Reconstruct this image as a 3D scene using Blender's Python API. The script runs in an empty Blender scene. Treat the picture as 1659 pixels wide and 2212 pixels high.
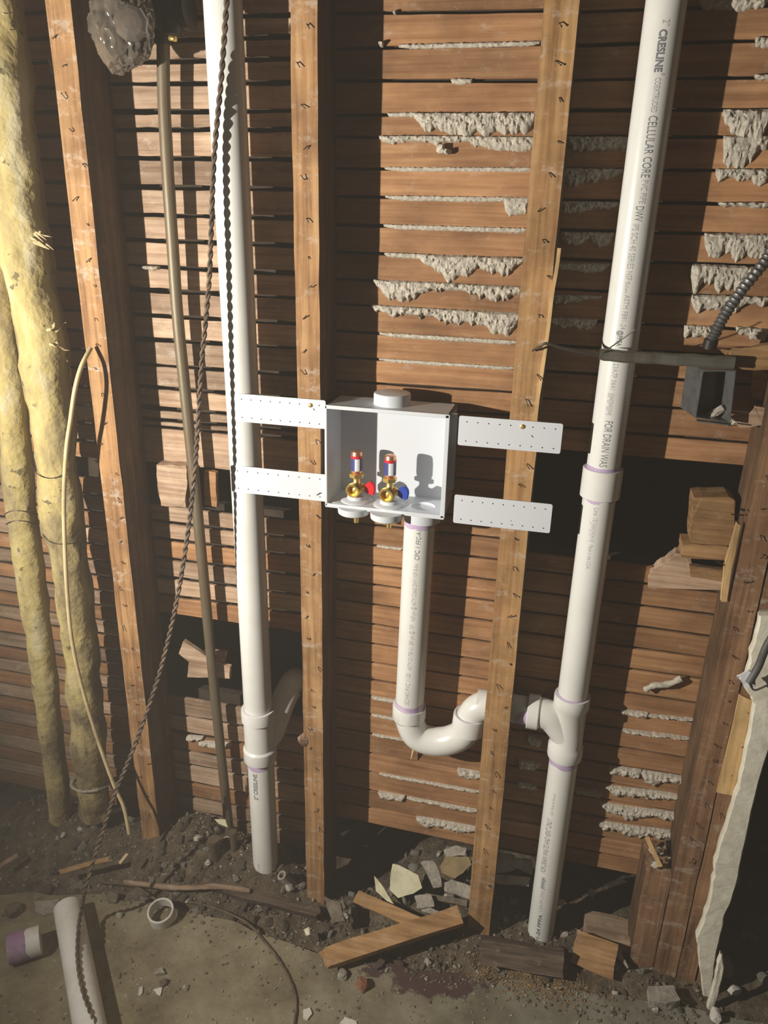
import bpy, bmesh, math, random
from mathutils import Vector, Matrix, Euler, noise
rnd = random.Random(11)

# ------------------------------------------------------------------ camera, light, exposure
FPX, CX, CY = 1661.0, 829.5, 1106.0
CAM = Vector((0, -1.309, 1.513))
_L = -7500.0
_dn = Vector((-102, 4294, FPX))
_lf = Vector((_L, -(FPX*FPX + 102*7500.0)/4294.0, FPX))
AX = -_lf.normalized(); AZ = -_dn.normalized(); AY = AZ.cross(AX)
ROT = Matrix((AX, AY, AZ))                     # camera (right, down, forward) -> world
scene = bpy.context.scene
cam = bpy.data.cameras.new('camera'); camo = bpy.data.objects.new('camera', cam)
scene.collection.objects.link(camo); scene.camera = camo
right = ROT @ Vector((1, 0, 0)); down = ROT @ Vector((0, 1, 0)); fwd = ROT @ Vector((0, 0, 1))
m = Matrix((right, -down, -fwd)).transposed().to_4x4(); m.translation = CAM
camo.matrix_world = m
cam.sensor_fit = 'HORIZONTAL'; cam.sensor_width = 36; cam.lens = FPX/1659*36
cam.clip_start = .02
scene.view_settings.view_transform = 'Standard'; scene.view_settings.look = 'None'
scene.view_settings.exposure = 0.0; scene.view_settings.gamma = 1; scene.view_settings.use_curve_mapping = False
w = bpy.data.worlds.new('world'); scene.world = w; w.use_nodes = True
w.node_tree.nodes['Background'].inputs[0].default_value = (1.0, .82, .66, 1)
w.node_tree.nodes['Background'].inputs[1].default_value = .022
LAMP = Vector((-1.33, -1.12, 1.33))            # work lamp left of the camera
ld = bpy.data.lights.new('work_lamp', 'SPOT'); lo = bpy.data.objects.new('work_lamp', ld)
scene.collection.objects.link(lo); lo.location = LAMP
lo.rotation_euler = (Vector((-.03, .0, 1.29)) - LAMP).to_track_quat('-Z', 'Y').to_euler()
ld.energy = 172; ld.shadow_soft_size = .012; ld.color = (1.0, .93, .82)
ld.spot_size = math.radians(140); ld.spot_blend = 1.0

# ------------------------------------------------------------------ helpers
C = scene.collection
def ray(px, py): return ROT @ Vector((px-CX, py-CY, FPX))
def PY(px, py, Y):
    r = ray(px, py); return CAM + r*((Y-CAM.y)/r.y)
def PZ(px, py, Z=0.0):
    r = ray(px, py); return CAM + r*((Z-CAM.z)/r.z)
def PN(px, py, p0, n):
    r = ray(px, py); n = Vector(n); return CAM + r*((Vector(p0)-CAM).dot(n)/r.dot(n))
BASE = {}
def link(name, bm, mt, parent=None, smooth=False, base=None):
    off = BASE.get(parent.name, Vector()) if parent else (Vector(base) if base else Vector())
    if off.length: bmesh.ops.translate(bm, verts=bm.verts[:], vec=-off)
    bmesh.ops.recalc_face_normals(bm, faces=bm.faces[:])
    if smooth:
        for e in bm.edges:
            if len(e.link_faces) == 2 and e.calc_face_angle(0) > .65: e.smooth = False
    me = bpy.data.meshes.new(name); bm.to_mesh(me); bm.free()
    if smooth:
        me.polygons.foreach_set('use_smooth', [True]*len(me.polygons))
    o = bpy.data.objects.new(name, me); C.objects.link(o)
    if mt: me.materials.append(mt)
    if parent: o.parent = parent; BASE[o.name] = off
    else: o.location = off; BASE[o.name] = off
    return o
def thing(name, label, cat, base, group=None, kind=None):
    o = bpy.data.objects.new(name, None); C.objects.link(o); o.location = base; o.empty_display_size = .02
    o['label'] = label
    if kind: o['kind'] = kind
    else: o['category'] = cat
    if group: o['group'] = group
    BASE[o.name] = Vector(base); return o
def tag(o, label, cat, group=None, kind=None):
    o['label'] = label; o['category'] = cat
    if group: o['group'] = group
    if kind: o['kind'] = kind
    return o
def structure(o, label=None):
    o['kind'] = 'structure'
    if label: o['label'] = label
    return o
def bmn(): return bmesh.new()
def frames(pts):
    out = []; prev = None
    for i, p in enumerate(pts):
        t = (pts[min(i+1, len(pts)-1)] - pts[max(i-1, 0)]).normalized()
        if prev is None:
            a = Vector((0, -1, 0)) if abs(t.y) < .9 else Vector((0, 0, 1))
            u = (a - t*a.dot(t)).normalized()
        else:
            u = (prev - t*prev.dot(t)).normalized()
        prev = u; out.append((p, t, u, t.cross(u)))
    return out
def smooth_path(pts, n=8):
    pts = [Vector(p) for p in pts]; out = []
    for i in range(len(pts)-1):
        p0 = pts[max(i-1, 0)]; p1 = pts[i]; p2 = pts[i+1]; p3 = pts[min(i+2, len(pts)-1)]
        for k in range(n):
            t = k/n
            out.append(.5*((2*p1)+(p2-p0)*t+(2*p0-5*p1+4*p2-p3)*t*t+(3*p1-p0-3*p2+p3)*t**3))
    out.append(pts[-1]); return out
def tube(bm, pts, rad, seg=20, cap=True, jit=0, jscale=20, phase=0):
    pts = [Vector(p) for p in pts]; rings = []
    for i, (p, t, u, v) in enumerate(frames(pts)):
        r = rad[i] if isinstance(rad, (list, tuple)) else rad
        ring = []
        for k in range(seg):
            a = 2*math.pi*k/seg + phase
            d = u*math.cos(a)+v*math.sin(a); q = p+d*r
            if jit: q = q + d*(noise.noise(q*jscale)*jit + noise.noise(q*jscale*3.1)*jit*.4)
            ring.append(bm.verts.new(q))
        rings.append(ring)
    for a, b in zip(rings, rings[1:]):
        for k in range(seg): bm.faces.new((a[k], a[(k+1) % seg], b[(k+1) % seg], b[k]))
    if cap:
        bm.faces.new(rings[0][::-1]); bm.faces.new(rings[-1])
    return rings
def pipe_hollow(bm, p0, p1, ro, ri, seg=32):
    """open pipe with wall thickness and softly broken edges"""
    p0 = Vector(p0); p1 = Vector(p1); t = (p1-p0).normalized()
    a = Vector((0, -1, 0)) if abs(t.y) < .9 else Vector((0, 0, 1)); u = (a-t*a.dot(t)).normalized(); v = t.cross(u)
    e = min(.0012, (ro-ri)*.3); L = (p1-p0).length
    prof = [(0, ri+e), (0, ro-e), (e, ro), (L-e, ro), (L, ro-e), (L, ri+e), (L-e, ri), (e, ri)]
    rings = []
    for s, r in prof:
        rings.append([bm.verts.new(p0+t*s+(u*math.cos(2*math.pi*k/seg)+v*math.sin(2*math.pi*k/seg))*r) for k in range(seg)])
    for i in range(len(rings)):
        A = rings[i]; B = rings[(i+1) % len(rings)]
        for k in range(seg): bm.faces.new((A[k], A[(k+1) % seg], B[(k+1) % seg], B[k]))
def lathe(bm, p0, axis, prof, seg=32):
    """prof = [(s, r)...] along axis from p0, closed at both ends"""
    p0 = Vector(p0); t = Vector(axis).normalized()
    a = Vector((0, -1, 0)) if abs(t.y) < .9 else Vector((0, 0, 1)); u = (a-t*a.dot(t)).normalized(); v = t.cross(u)
    rings = [[bm.verts.new(p0+t*s+(u*math.cos(2*math.pi*k/seg)+v*math.sin(2*math.pi*k/seg))*max(r, 1e-5)) for k in range(seg)] for s, r in prof]
    for A, B in zip(rings, rings[1:]):
        for k in range(seg): bm.faces.new((A[k], A[(k+1) % seg], B[(k+1) % seg], B[k]))
    bm.faces.new(rings[0][::-1]); bm.faces.new(rings[-1])
def box(bm, x0, x1, y0, y1, z0, z1, bev=0):
    vs = [bm.verts.new((x, y, z)) for x in (x0, x1) for y in (y0, y1) for z in (z0, z1)]
    fs = [bm.faces.new([vs[i] for i in f]) for f in ((0, 1, 3, 2), (4, 6, 7, 5), (0, 4, 5, 1), (2, 3, 7, 6), (0, 2, 6, 4), (1, 5, 7, 3))]
    if bev:
        bmesh.ops.recalc_face_normals(bm, faces=fs)
        bmesh.ops.bevel(bm, geom=list({e for f in fs for e in f.edges}), offset=bev, segments=2, affect='EDGES', profile=.5)
def beam(bm, a, b, wdir, w, h, n=12, jit=.0008, bev=.0012, ends=(0, 0), seed=0):
    """rough timber from a to b; wdir = width direction, w width, h thickness"""
    a = Vector(a); b = Vector(b); t = (b-a).normalized(); wd = Vector(wdir); wd = (wd-t*wd.dot(t)).normalized(); hd = t.cross(wd)
    L = (b-a).length; rings = []
    sec = [(-1, -1), (-.4, -1), (.3, -1), (1, -1), (1, 0), (1, 1), (.35, 1), (-.3, 1), (-1, 1), (-1, 0)]
    for i in range(n+1):
        ring = []
        for (sx, sy) in sec:
            q = a + t*(L*i/n) + wd*(sx*w/2) + hd*(sy*h/2)
            if i in (0, n): q = q + t*((noise.noise(q*60+Vector((seed, 0, 0))))*ends[0 if i == 0 else 1])
            q = q + wd*noise.noise(q*14+Vector((seed, 3, 0)))*jit*1.5*abs(sx) + hd*noise.noise(q*14+Vector((seed, 9, 7)))*jit*abs(sy)
            ring.append(bm.verts.new(q))
        rings.append(ring)
    m_ = len(sec)
    for A, B in zip(rings, rings[1:]):
        for k in range(m_): bm.faces.new((A[k], A[(k+1) % m_], B[(k+1) % m_], B[k]))
    bm.faces.new(rings[0][::-1]); bm.faces.new(rings[-1])
def prism(bm, pts, nrm, th, jit=0, sub=1, seed=0):
    """polygon with thickness th along nrm; edges subdivided and roughened"""
    nrm = Vector(nrm).normalized(); P = []
    n = len(pts)
    for i in range(n):
        a = Vector(pts[i]); b = Vector(pts[(i+1) % n])
        for k in range(sub):
            q = a.lerp(b, k/sub)
            if jit and (k or sub == 1): q = q + Vector([noise.noise(q*70+Vector((seed, j*5, 0))) for j in range(3)])*jit
            P.append(q)
    A = [bm.verts.new(q) for q in P]
    B = [bm.verts.new(q-nrm*th + (Vector([noise.noise(q*90+Vector((seed+3, j*5, 0))) for j in range(3)])*jit if jit else Vector())) for q in P]
    bm.faces.new(A); bm.faces.new(B[::-1])
    for k in range(len(P)): bm.faces.new((A[k], B[k], B[(k+1) % len(P)], A[(k+1) % len(P)]))
def rock(bm, c, s, seed, sub=2, rough=.35):
    r = bmesh.ops.create_icosphere(bm, subdivisions=sub, radius=1)
    e = Matrix.Rotation(seed*1.7, 3, 'Z') @ Matrix.Rotation(seed*.9, 3, 'X')
    sv = Vector(s)
    for v in r['verts']:
        d = v.co.copy(); k = 1+noise.noise(d*1.3+Vector((seed, seed*2, 0)))*rough*1.6+noise.noise(d*3.5+Vector((seed, 0, 5)))*rough*.5
        q = d*k
        for ax in range(3): q[ax] = max(-.78, min(.78, q[ax]))
        q = e @ Vector((q.x*sv.x, q.y*sv.y, q.z*sv.z)); v.co = q+Vector(c)

# ------------------------------------------------------------------ materials
def nodes(name):
    mt = bpy.data.materials.new(name); mt.use_nodes = True; nt = mt.node_tree
    return mt, nt, nt.nodes['Principled BSDF']
def N(nt, typ, **kw):
    n = nt.nodes.new(typ)
    for k, v in kw.items():
        if k in n.inputs.keys() if isinstance(k, str) else False: n.inputs[k].default_value = v
        else: setattr(n, k, v)
    return n
def coords(nt, scale, rnd_off=True):
    tc = nt.nodes.new('ShaderNodeTexCoord'); mp = nt.nodes.new('ShaderNodeMapping'); mp.inputs['Scale'].default_value = scale
    nt.links.new(tc.outputs['Object'], mp.inputs['Vector'])
    if rnd_off:
        oi = nt.nodes.new('ShaderNodeObjectInfo'); cb = nt.nodes.new('ShaderNodeMath'); cb.operation = 'MULTIPLY'; cb.inputs[1].default_value = 40
        nt.links.new(oi.outputs['Random'], cb.inputs[0]); nt.links.new(cb.outputs[0], mp.inputs['Location'])
    return mp.outputs[0]
def noise_n(nt, vec, scale, detail=5, rough=.6):
    n = nt.nodes.new('ShaderNodeTexNoise'); n.inputs['Scale'].default_value = scale; n.inputs['Detail'].default_value = detail; n.inputs['Roughness'].default_value = rough
    nt.links.new(vec, n.inputs['Vector']); return n.outputs['Fac']
def ramp(nt, fac, stops):
    r = nt.nodes.new('ShaderNodeValToRGB'); el = r.color_ramp.elements
    while len(el) < len(stops): el.new(.5)
    for e, (p, c) in zip(el, stops): e.position = p; e.color = (*c, 1) if len(c) == 3 else c
    nt.links.new(fac, r.inputs[0]); return r.outputs['Color']
def mix(nt, fac, a, b, mode='MIX'):
    n = nt.nodes.new('ShaderNodeMix'); n.data_type = 'RGBA'; n.blend_type = mode
    if isinstance(fac, float): n.inputs[0].default_value = fac
    else: nt.links.new(fac, n.inputs[0])
    for s, v in ((6, a), (7, b)):
        if isinstance(v, tuple): n.inputs[s].default_value = (*v, 1)
        else: nt.links.new(v, n.inputs[s])
    return n.outputs[2]
def bump(nt, bs, h, st, dist=.002):
    b = nt.nodes.new('ShaderNodeBump'); b.inputs['Strength'].default_value = st; b.inputs['Distance'].default_value = dist
    nt.links.new(h, b.inputs['Height']); nt.links.new(b.outputs[0], bs.inputs['Normal'])
def wood(name, dark, mid, light, axis='X', dust=.5, dustcol=(.62, .56, .48), rough=.75, var=.35, grain=1.0, ghost=0):
    mt, nt, bs = nodes(name)
    sc = {'X': (2.5, 40, 70), 'Z': (60, 40, 2.5)}[axis]
    v = coords(nt, tuple(s*grain for s in sc)); g = noise_n(nt, v, 1.6, 7, .62)
    col = ramp(nt, g, [(.28, dark), (.5, mid), (.72, light)])
    v2 = coords(nt, (6, 6, 9)); st = noise_n(nt, v2, 1.3, 5, .6)
    col = mix(nt, ramp(nt, st, [(.35, (.62, .6, .6)), (.62, (1.08, 1.04, 1.0))]), (0, 0, 0), col, 'MIX') if False else mix(nt, 1.0, col, ramp(nt, st, [(.33, (.60, .58, .58)), (.62, (1.0, 1.0, 1.0))]), 'MULTIPLY')
    # value shift per board
    oi = nt.nodes.new('ShaderNodeObjectInfo'); hs = nt.nodes.new('ShaderNodeHueSaturation'); mr = nt.nodes.new('ShaderNodeMapRange')
    mr.inputs['To Min'].default_value = 1-var; mr.inputs['To Max'].default_value = 1+var*.8
    nt.links.new(oi.outputs['Random'], mr.inputs['Value']); nt.links.new(mr.outputs[0], hs.inputs['Value']); nt.links.new(col, hs.inputs['Color'])
    col = hs.outputs[0]
    v3 = coords(nt, (14, 14, 20)); d = noise_n(nt, v3, 1.7, 8, .72)
    dm = ramp(nt, d, [(.60-.06*dust, (0, 0, 0)), (.80-.06*dust, (dust, dust, dust))])
    col = mix(nt, dm, col, dustcol)
    if ghost:                     # pale mortar lines left across the face by the lath that was pulled off
        vg = coords(nt, (5, 5, 26)); gg = noise_n(nt, vg, 1.6, 3, .55); vh = coords(nt, (40, 40, 60)); gh = noise_n(nt, vh, 1.5, 4, .7)
        mu = nt.nodes.new('ShaderNodeMath'); mu.operation = 'MULTIPLY'; nt.links.new(gg, mu.inputs[0]); nt.links.new(gh, mu.inputs[1])
        col = mix(nt, ramp(nt, mu.outputs[0], [(.30, (0, 0, 0)), (.40, (ghost, ghost, ghost))]), col, dustcol)
    v4 = coords(nt, (90, 90, 90)); sp = noise_n(nt, v4, 2.5, 3, .6)
    col = mix(nt, ramp(nt, sp, [(.70, (0, 0, 0)), (.76, (.6, .6, .6))]), col, (dustcol[0]*.9, dustcol[1]*.9, dustcol[2]*.9))
    nt.links.new(col, bs.inputs['Base Color']); bs.inputs['Roughness'].default_value = rough
    bs.inputs['Specular IOR Level'].default_value = .25
    bump(nt, bs, g, .5, .0015)
    return mt
def speck(name, a, b, scale=30, rough=.9, bst=.6, bd=.003, c=None, spec=.2):
    mt, nt, bs = nodes(name); v = coords(nt, (1, 1, 1)); f = noise_n(nt, v, scale, 8, .7)
    stops = [(.32, a), (.66, b)]
    if c: stops = [(.3, a), (.52, b), (.72, c)]
    nt.links.new(ramp(nt, f, stops), bs.inputs['Base Color']); bs.inputs['Roughness'].default_value = rough
    bs.inputs['Specular IOR Level'].default_value = spec
    f2 = noise_n(nt, v, scale*4, 5, .7); ad = nt.nodes.new('ShaderNodeMath'); nt.links.new(f, ad.inputs[0]); nt.links.new(f2, ad.inputs[1])
    bump(nt, bs, ad.outputs[0], bst, bd); return mt
def plain(name, col, rough=.4, metal=0, spec=.5, dirt=None, dscale=12):
    mt, nt, bs = nodes(name)
    if dirt:
        f = noise_n(nt, coords(nt, (1, 1, 1)), dscale, 6, .65)
        nt.links.new(ramp(nt, f, [(.45, col), (.72, dirt)]), bs.inputs['Base Color'])
    else: bs.inputs['Base Color'].default_value = (*col, 1)
    bs.inputs['Roughness'].default_value = rough; bs.inputs['Metallic'].default_value = metal; bs.inputs['Specular IOR Level'].default_value = spec
    return mt
M = dict(
    lath=wood('lath_wood', (.29, .14, .062), (.41, .215, .10), (.53, .30, .15), 'X', .42, var=.20),
    lath_grey=wood('weathered_lath_wood', (.26, .165, .10), (.44, .30, .20), (.60, .45, .32), 'X', .6, var=.3),
    stud=wood('stud_wood', (.26, .13, .05), (.47, .265, .11), (.62, .385, .185), 'Z', .5, var=.06, ghost=.35),
    stud_old=wood('aged_stud_wood', (.19, .09, .038), (.40, .22, .095), (.56, .35, .165), 'Z', .5, var=.06, ghost=.34),
    stud_side=wood('shaded_stud_side_wood', (.05, .028, .015), (.12, .068, .036), (.20, .12, .066), 'Z', .2, var=.06),  # dark tone puts the shade of the stud sides into the wood
    stud_dark=wood('old_stud_wood', (.12, .06, .03), (.29, .155, .08), (.43, .26, .14), 'Z', .5, var=.1, ghost=.3),
    board=wood('loose_board_wood', (.20, .105, .045), (.40, .23, .10), (.55, .34, .17), 'X', .35, var=.15),
    board_dark=wood('dark_board_wood', (.05, .035, .025), (.12, .085, .06), (.22, .165, .12), 'X', .4, var=.15),
    key=speck('plaster_key', (.36, .325, .27), (.60, .55, .46), 170, .95, .5, .003, c=(.74, .69, .58)),
    white_plaster=speck('white_plaster', (.62, .58, .46), (.86, .83, .70), 26, .8, .4, .002),
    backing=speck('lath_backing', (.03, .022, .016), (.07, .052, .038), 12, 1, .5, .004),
    dirt=speck('dirt', (.09, .066, .042), (.21, .165, .11), 34, 1, 1.0, .008, c=(.36, .30, .21)),
    sawdust=speck('sawdust', (.28, .16, .07), (.55, .36, .18), 90, 1, .8, .003),
    rubble=speck('plaster_rubble', (.26, .23, .19), (.52, .48, .41), 40, .95, .8, .003),
    rubble_dark=speck('dark_rubble', (.10, .08, .058), (.27, .225, .17), 40, .95, .8, .003),
    rubble_white=speck('white_chip', (.55, .52, .46), (.78, .75, .68), 40, .9, .4, .002),
    pvc=plain('white_pvc', (.80, .80, .76), .28, 0, .5, dirt=(.74, .73, .68), dscale=9),
    pvc_dull=plain('dusty_pvc', (.74, .73, .68), .4, 0, .4, dirt=(.58, .55, .49), dscale=14),
    boxplastic=plain('box_plastic', (.66, .69, .73), .38, 0, .45),
    primer=plain('purple_primer', (.52, .38, .60), .35, 0, .4, dirt=(.64, .54, .68), dscale=25),
    primer_deep=plain('purple_stain', (.33, .20, .34), .5, 0, .3, dirt=(.5, .4, .48), dscale=25),
    ink=plain('grey_print', (.20, .20, .22), .6),
    ink_light=plain('pale_grey_print', (.42, .41, .42), .6),
    hole=plain('dark_hole', (.02, .02, .02), .9),
    brass=plain('brass', (.86, .62, .20), .36, .85),
    copper=plain('copper', (.85, .42, .26), .34, .85),
    red=plain('red_plastic', (.68, .02, .03), .35),
    blue=plain('blue_plastic', (.03, .07, .42), .35),
    navy=plain('navy_band', (.05, .06, .22), .4),
    labelwhite=plain('label_white', (.80, .80, .82), .5),
    nail=plain('rusty_nail', (.045, .03, .022), .6, .5),
    steel=plain('dull_galvanised_steel', (.24, .23, .20), .5, .75, dirt=(.17, .13, .09), dscale=18),
    oldpipe=plain('old_steel_pipe', (.17, .14, .09), .5, .3, dirt=(.16, .105, .06), dscale=16),
    bag=plain('grey_plastic_wrap', (.10, .088, .075), .14, .2, .9, dirt=(.22, .17, .12), dscale=9),
    iron=plain('black_iron', (.03, .026, .022), .45, .4),
    cable_tan=plain('tan_cable_jacket', (.62, .50, .28), .5, 0, .3, dirt=(.42, .32, .18), dscale=18),
    twist=plain('twisted_cable', (.085, .06, .045), .6, 0, .4, dirt=(.22, .15, .09), dscale=30),
    armor=plain('armoured_cable', (.23, .235, .235), .45, .7, dirt=(.13, .12, .11), dscale=40),
    wire=plain('thin_wire', (.09, .075, .06), .5, .6),
    tile=plain('cream_tile', (.62, .58, .38), .35, 0, .5, dirt=(.45, .40, .26), dscale=30),
    tile_brown=plain('brown_tile', (.32, .24, .12), .5, 0, .4, dirt=(.22, .17, .09), dscale=30),
    tan_wood=wood('fresh_split_wood', (.48, .30, .12), (.66, .44, .20), (.78, .56, .30), 'Z', .2, var=.05),
    brick=speck('old_brick', (.20, .085, .05), (.34, .16, .10), 30, .95, .6, .003),
)
# yellowed wrapped pipe: blotches and stains belong to the wrap
def wrap_mat():
    mt, nt, bs = nodes('yellowed_pipe_wrap'); v = coords(nt, (1, 1, .35)); f = noise_n(nt, v, 13, 7, .65)
    col = ramp(nt, f, [(.36, (.17, .13, .07)), (.45, (.32, .255, .125)), (.54, (.44, .355, .145)), (.64, (.48, .42, .26))])
    v2 = coords(nt, (1, 1, 1)); s = noise_n(nt, v2, 42, 3, .5)
    col = mix(nt, ramp(nt, s, [(.66, (0, 0, 0)), (.70, (.9, .9, .9))]), col, (.12, .10, .05))
    v3 = coords(nt, (60, 60, 2)); s3 = noise_n(nt, v3, 1, 3, .5)
    col = mix(nt, .35, col, ramp(nt, s3, [(.3, (.45, .40, .26)), (.7, (.8, .72, .48))]), 'MULTIPLY') if False else col
    nt.links.new(col, bs.inputs['Base Color']); bs.inputs['Roughness'].default_value = .8; bs.inputs['Specular IOR Level'].default_value = .2
    bump(nt, bs, s, .8, .008); return mt
M['wrap'] = wrap_mat()
# concrete slab with a damp purple-brown spill and cracks
def slab_mat():
    mt, nt, bs = nodes('concrete_slab'); tc = nt.nodes.new('ShaderNodeTexCoord'); v = tc.outputs['Object']
    f = noise_n(nt, v, 7, 9, .7)
    col = ramp(nt, f, [(.36, (.155, .127, .076)), (.5, (.245, .207, .13)), (.64, (.33, .29, .195))])
    f2 = noise_n(nt, v, 60, 4, .6)
    col = mix(nt, ramp(nt, f2, [(.64, (0, 0, 0)), (.72, (.8, .8, .8))]), col, (.085, .06, .04))
    f3 = noise_n(nt, v, 95, 3, .5)
    col = mix(nt, ramp(nt, f3, [(.67, (0, 0, 0)), (.71, (.8, .8, .8))]), col, (.45, .40, .30))
    sep = nt.nodes.new('ShaderNodeSeparateXYZ'); nt.links.new(v, sep.inputs[0])
    gx = nt.nodes.new('ShaderNodeMapRange'); gx.inputs[1].default_value = -.5; gx.inputs[2].default_value = .3
    nt.links.new(sep.outputs[0], gx.inputs[0])
    col = mix(nt, gx.outputs[0], col, mix(nt, 1.0, col, (.82, .92, 1.12), 'MULTIPLY'))
    def blob(c, s, lo, hi):
        mp = nt.nodes.new('ShaderNodeMapping'); mp.inputs['Location'].default_value = (-c[0]/s[0], -c[1]/s[1], 0); mp.inputs['Scale'].default_value = (1/s[0], 1/s[1], 0)
        nt.links.new(v, mp.inputs[0]); ln = nt.nodes.new('ShaderNodeVectorMath'); ln.operation = 'LENGTH'; nt.links.new(mp.outputs[0], ln.inputs[0])
        nn = noise_n(nt, v, 22, 4, .6); ad = nt.nodes.new('ShaderNodeMath'); ad.operation = 'MULTIPLY_ADD'; ad.inputs[1].default_value = .9
        nt.links.new(nn, ad.inputs[0]); nt.links.new(ln.outputs['Value'], ad.inputs[2])
        return ramp(nt, ad.outputs[0], [(lo, (.92, .92, .92)), (hi, (0, 0, 0))])
    a = PZ(915, 2098)
    # ramp input is clamped to 0..1 so scale the blob a little larger
    col = mix(nt, blob((a.x+.0, a.y), (.30, .135), .80, .88), col, (.075, .035, .038))
    nt.links.new(col, bs.inputs['Base Color']); bs.inputs['Roughness'].default_value = .8; bs.inputs['Specular IOR Level'].default_value = .25
    bump(nt, bs, f2, .4, .002); return mt
M['slab'] = slab_mat()

# ------------------------------------------------------------------ the setting
def edge_y(x):
    pts = [(-3, -.26), (-1.17, -.19), (-.93, -.13), (-.65, -.12), (-.387, -.15), (.012, -.107), (.298, -.078), (.45, -.07), (3, -.02)]
    for (a, b), (c, d) in zip(pts, pts[1:]):
        if x <= c: return b+(d-b)*(x-a)/(c-a)
    return pts[-1][1]
bm = bmn(); xs = [-3]+[-1.5+.02*i for i in range(126)]+[3]
top = []
for x in xs:
    e = edge_y(x)+noise.noise(Vector((x*14, 0, 0)))*.012
    top.append((bm.verts.new((x, -4, 0)), bm.verts.new((x, e, 0)), bm.verts.new((x, e+.006, -.12)), bm.verts.new((x, -4, -.12))))
for A, B in zip(top, top[1:]):
    for k in range(4): bm.faces.new((A[k], B[k], B[(k+1) % 4], A[(k+1) % 4]))
bm.faces.new(top[0]); bm.faces.new(top[-1][::-1])
structure(link('floor', bm, M['slab']), 'dusty grey-brown concrete floor slab in front of the open wall')

def terr(x, y):
    g = lambda cx, cy, sx, sy, h: h*math.exp(-((x-cx)/sx)**2-((y-cy)/sy)**2)
    z = -.022
    z += g(-.78, .05, .17, .12, .105) + g(-1.15, .0, .22, .10, .10) + g(-.58, .05, .06, .08, .045)
    z += g(-.22, .03, .16, .06, .035) - g(-.39, .13, .10, .10, .06) + g(-.12, .16, .12, .09, .05)
    z += g(.28, -.03, .12, .05, .03) + g(.08, -.05, .1, .05, .02)
    z += g(.72, .25, .15, .2, .16)
    p = Vector((x, y, 0))
    z += noise.noise(p*18)*.010 + noise.noise(p*47)*.006 + noise.noise(p*120)*.003
    return z
bm = bmn(); nx, ny = 300, 64; grid = []
for j in range(ny+1):
    row = []
    for i in range(nx+1):
        x = -1.7+2.75*i/nx; y0 = edge_y(x)-.004; y = y0+(.62-y0)*(j/ny)**1.3
        row.append(bm.verts.new((x, y, terr(x, y) if j else -.012+noise.noise(Vector((x*30, 5, 0)))*.01)))
    grid.append(row)
for j in range(ny):
    for i in range(nx): bm.faces.new((grid[j][i], grid[j][i+1], grid[j+1][i+1], grid[j+1][i]))
tag(link('dirt_bed', bm, M['dirt'], smooth=True), 'loose brown dirt and dust heaped along the foot of the open wall', 'dirt', kind='stuff')
def ground(x, y): return 0 if y < edge_y(x) else terr(x, y)

# walls: rows of lath nailed behind the studs
DL = .100; TH = .007
def zrow(px, py): return PY(px, py, DL).z
wall_left = thing('wall_left', 'weathered lath wall of the two bays left of the middle stud', None, (-1.45, DL, 0), kind='structure')
wall_mid = thing('wall_back', 'orange-brown lath wall between the middle and right studs', None, (-.45, DL, 0), kind='structure')
wall_right = thing('wall_right', 'lath wall with heavy plaster keys right of the studs', None, (-.06, DL, 0), kind='structure')
def lath(wall, x0, x1, zt0, zt1, zb0, zb1, mt, y=DL, jit=.0006, seed=0, gap=.0026, ragged=0):
    """one board: top and bottom heights at both ends"""
    bm = bmn(); n = max(3, int((x1-x0)/.02)); rings = []
    sx = seed*7.3; dy = noise.noise(Vector((seed*3.3, 1, 0)))*.0016
    for i in range(n+1):
        t = i/n; x = x0+(x1-x0)*t
        zt = zt0+(zt1-zt0)*t-gap+noise.noise(Vector((x*22, sx, 0)))*jit*1.8; zb = zb0+(zb1-zb0)*t+gap+noise.noise(Vector((x*22, sx, 9)))*jit*1.8
        f = y+dy+noise.noise(Vector((x*9, sx, 4)))*.001
        rx = 0
        e = .0009
        sec = [(f+e, zt), (f, zt-e), (f, (zt+zb)/2), (f, zb+e), (f+e, zb), (f+TH, zb), (f+TH, zt)]
        ring = []
        for k, (yy, zz) in enumerate(sec):
            xx = x
            if ragged and i in (0, n): xx += noise.noise(Vector((zz*120, sx, i)))*ragged
            ring.append(bm.verts.new((xx, yy, zz)))
        rings.append(ring)
    for A, B in zip(rings, rings[1:]):
        for k in range(7): bm.faces.new((A[k], B[k], B[(k+1) % 7], A[(k+1) % 7]))
    bm.faces.new(rings[0][::-1]); bm.faces.new(rings[-1])
    return link('lath', bm, mt, wall)
# middle bay: gap lines read at the left (px 840) and right (px 1115) of the bay
MID = [(-45, -48), (28, 24), (102, 95), (175, 175), (248, 246), (297, 299), (365, 366), (426, 430), (488, 496), (549, 560), (608, 622), (663, 679), (722, 739),
       (778, 796), (830, 848), (880, 898), (928, 947), (975, 995), (1022, 1042), (1062, 1085), (1100, 1125), (1138, 1167), (1182, 1214), (1226, 1260), (1268, 1306),
       (1311, 1350), (1354, 1396), (1396, 1438), (1437, 1478), (1475, 1519), (1511, 1559), (1550, 1600), (1592, 1640), (1634, 1682), (1674, 1724), (1714, 1765), (1752, 1803), (1788, 1846)]
MX0, MX1 = -.452, -.066
def mid_z(i, x):
    a, b = MID[i]; p = PY(840, a, DL); q = PY(1115, b, DL)
    return p.z+(q.z-p.z)*(x-p.x)/(q.x-p.x)
for i in range(len(MID)-1):
    lath(wall_mid, MX0, MX1, mid_z(i, MX0), mid_z(i, MX1), mid_z(i+1, MX0), mid_z(i+1, MX1), M['lath'], seed=i+1, gap=.0024 if i not in (0, 2, 8) else .0032)
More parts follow.
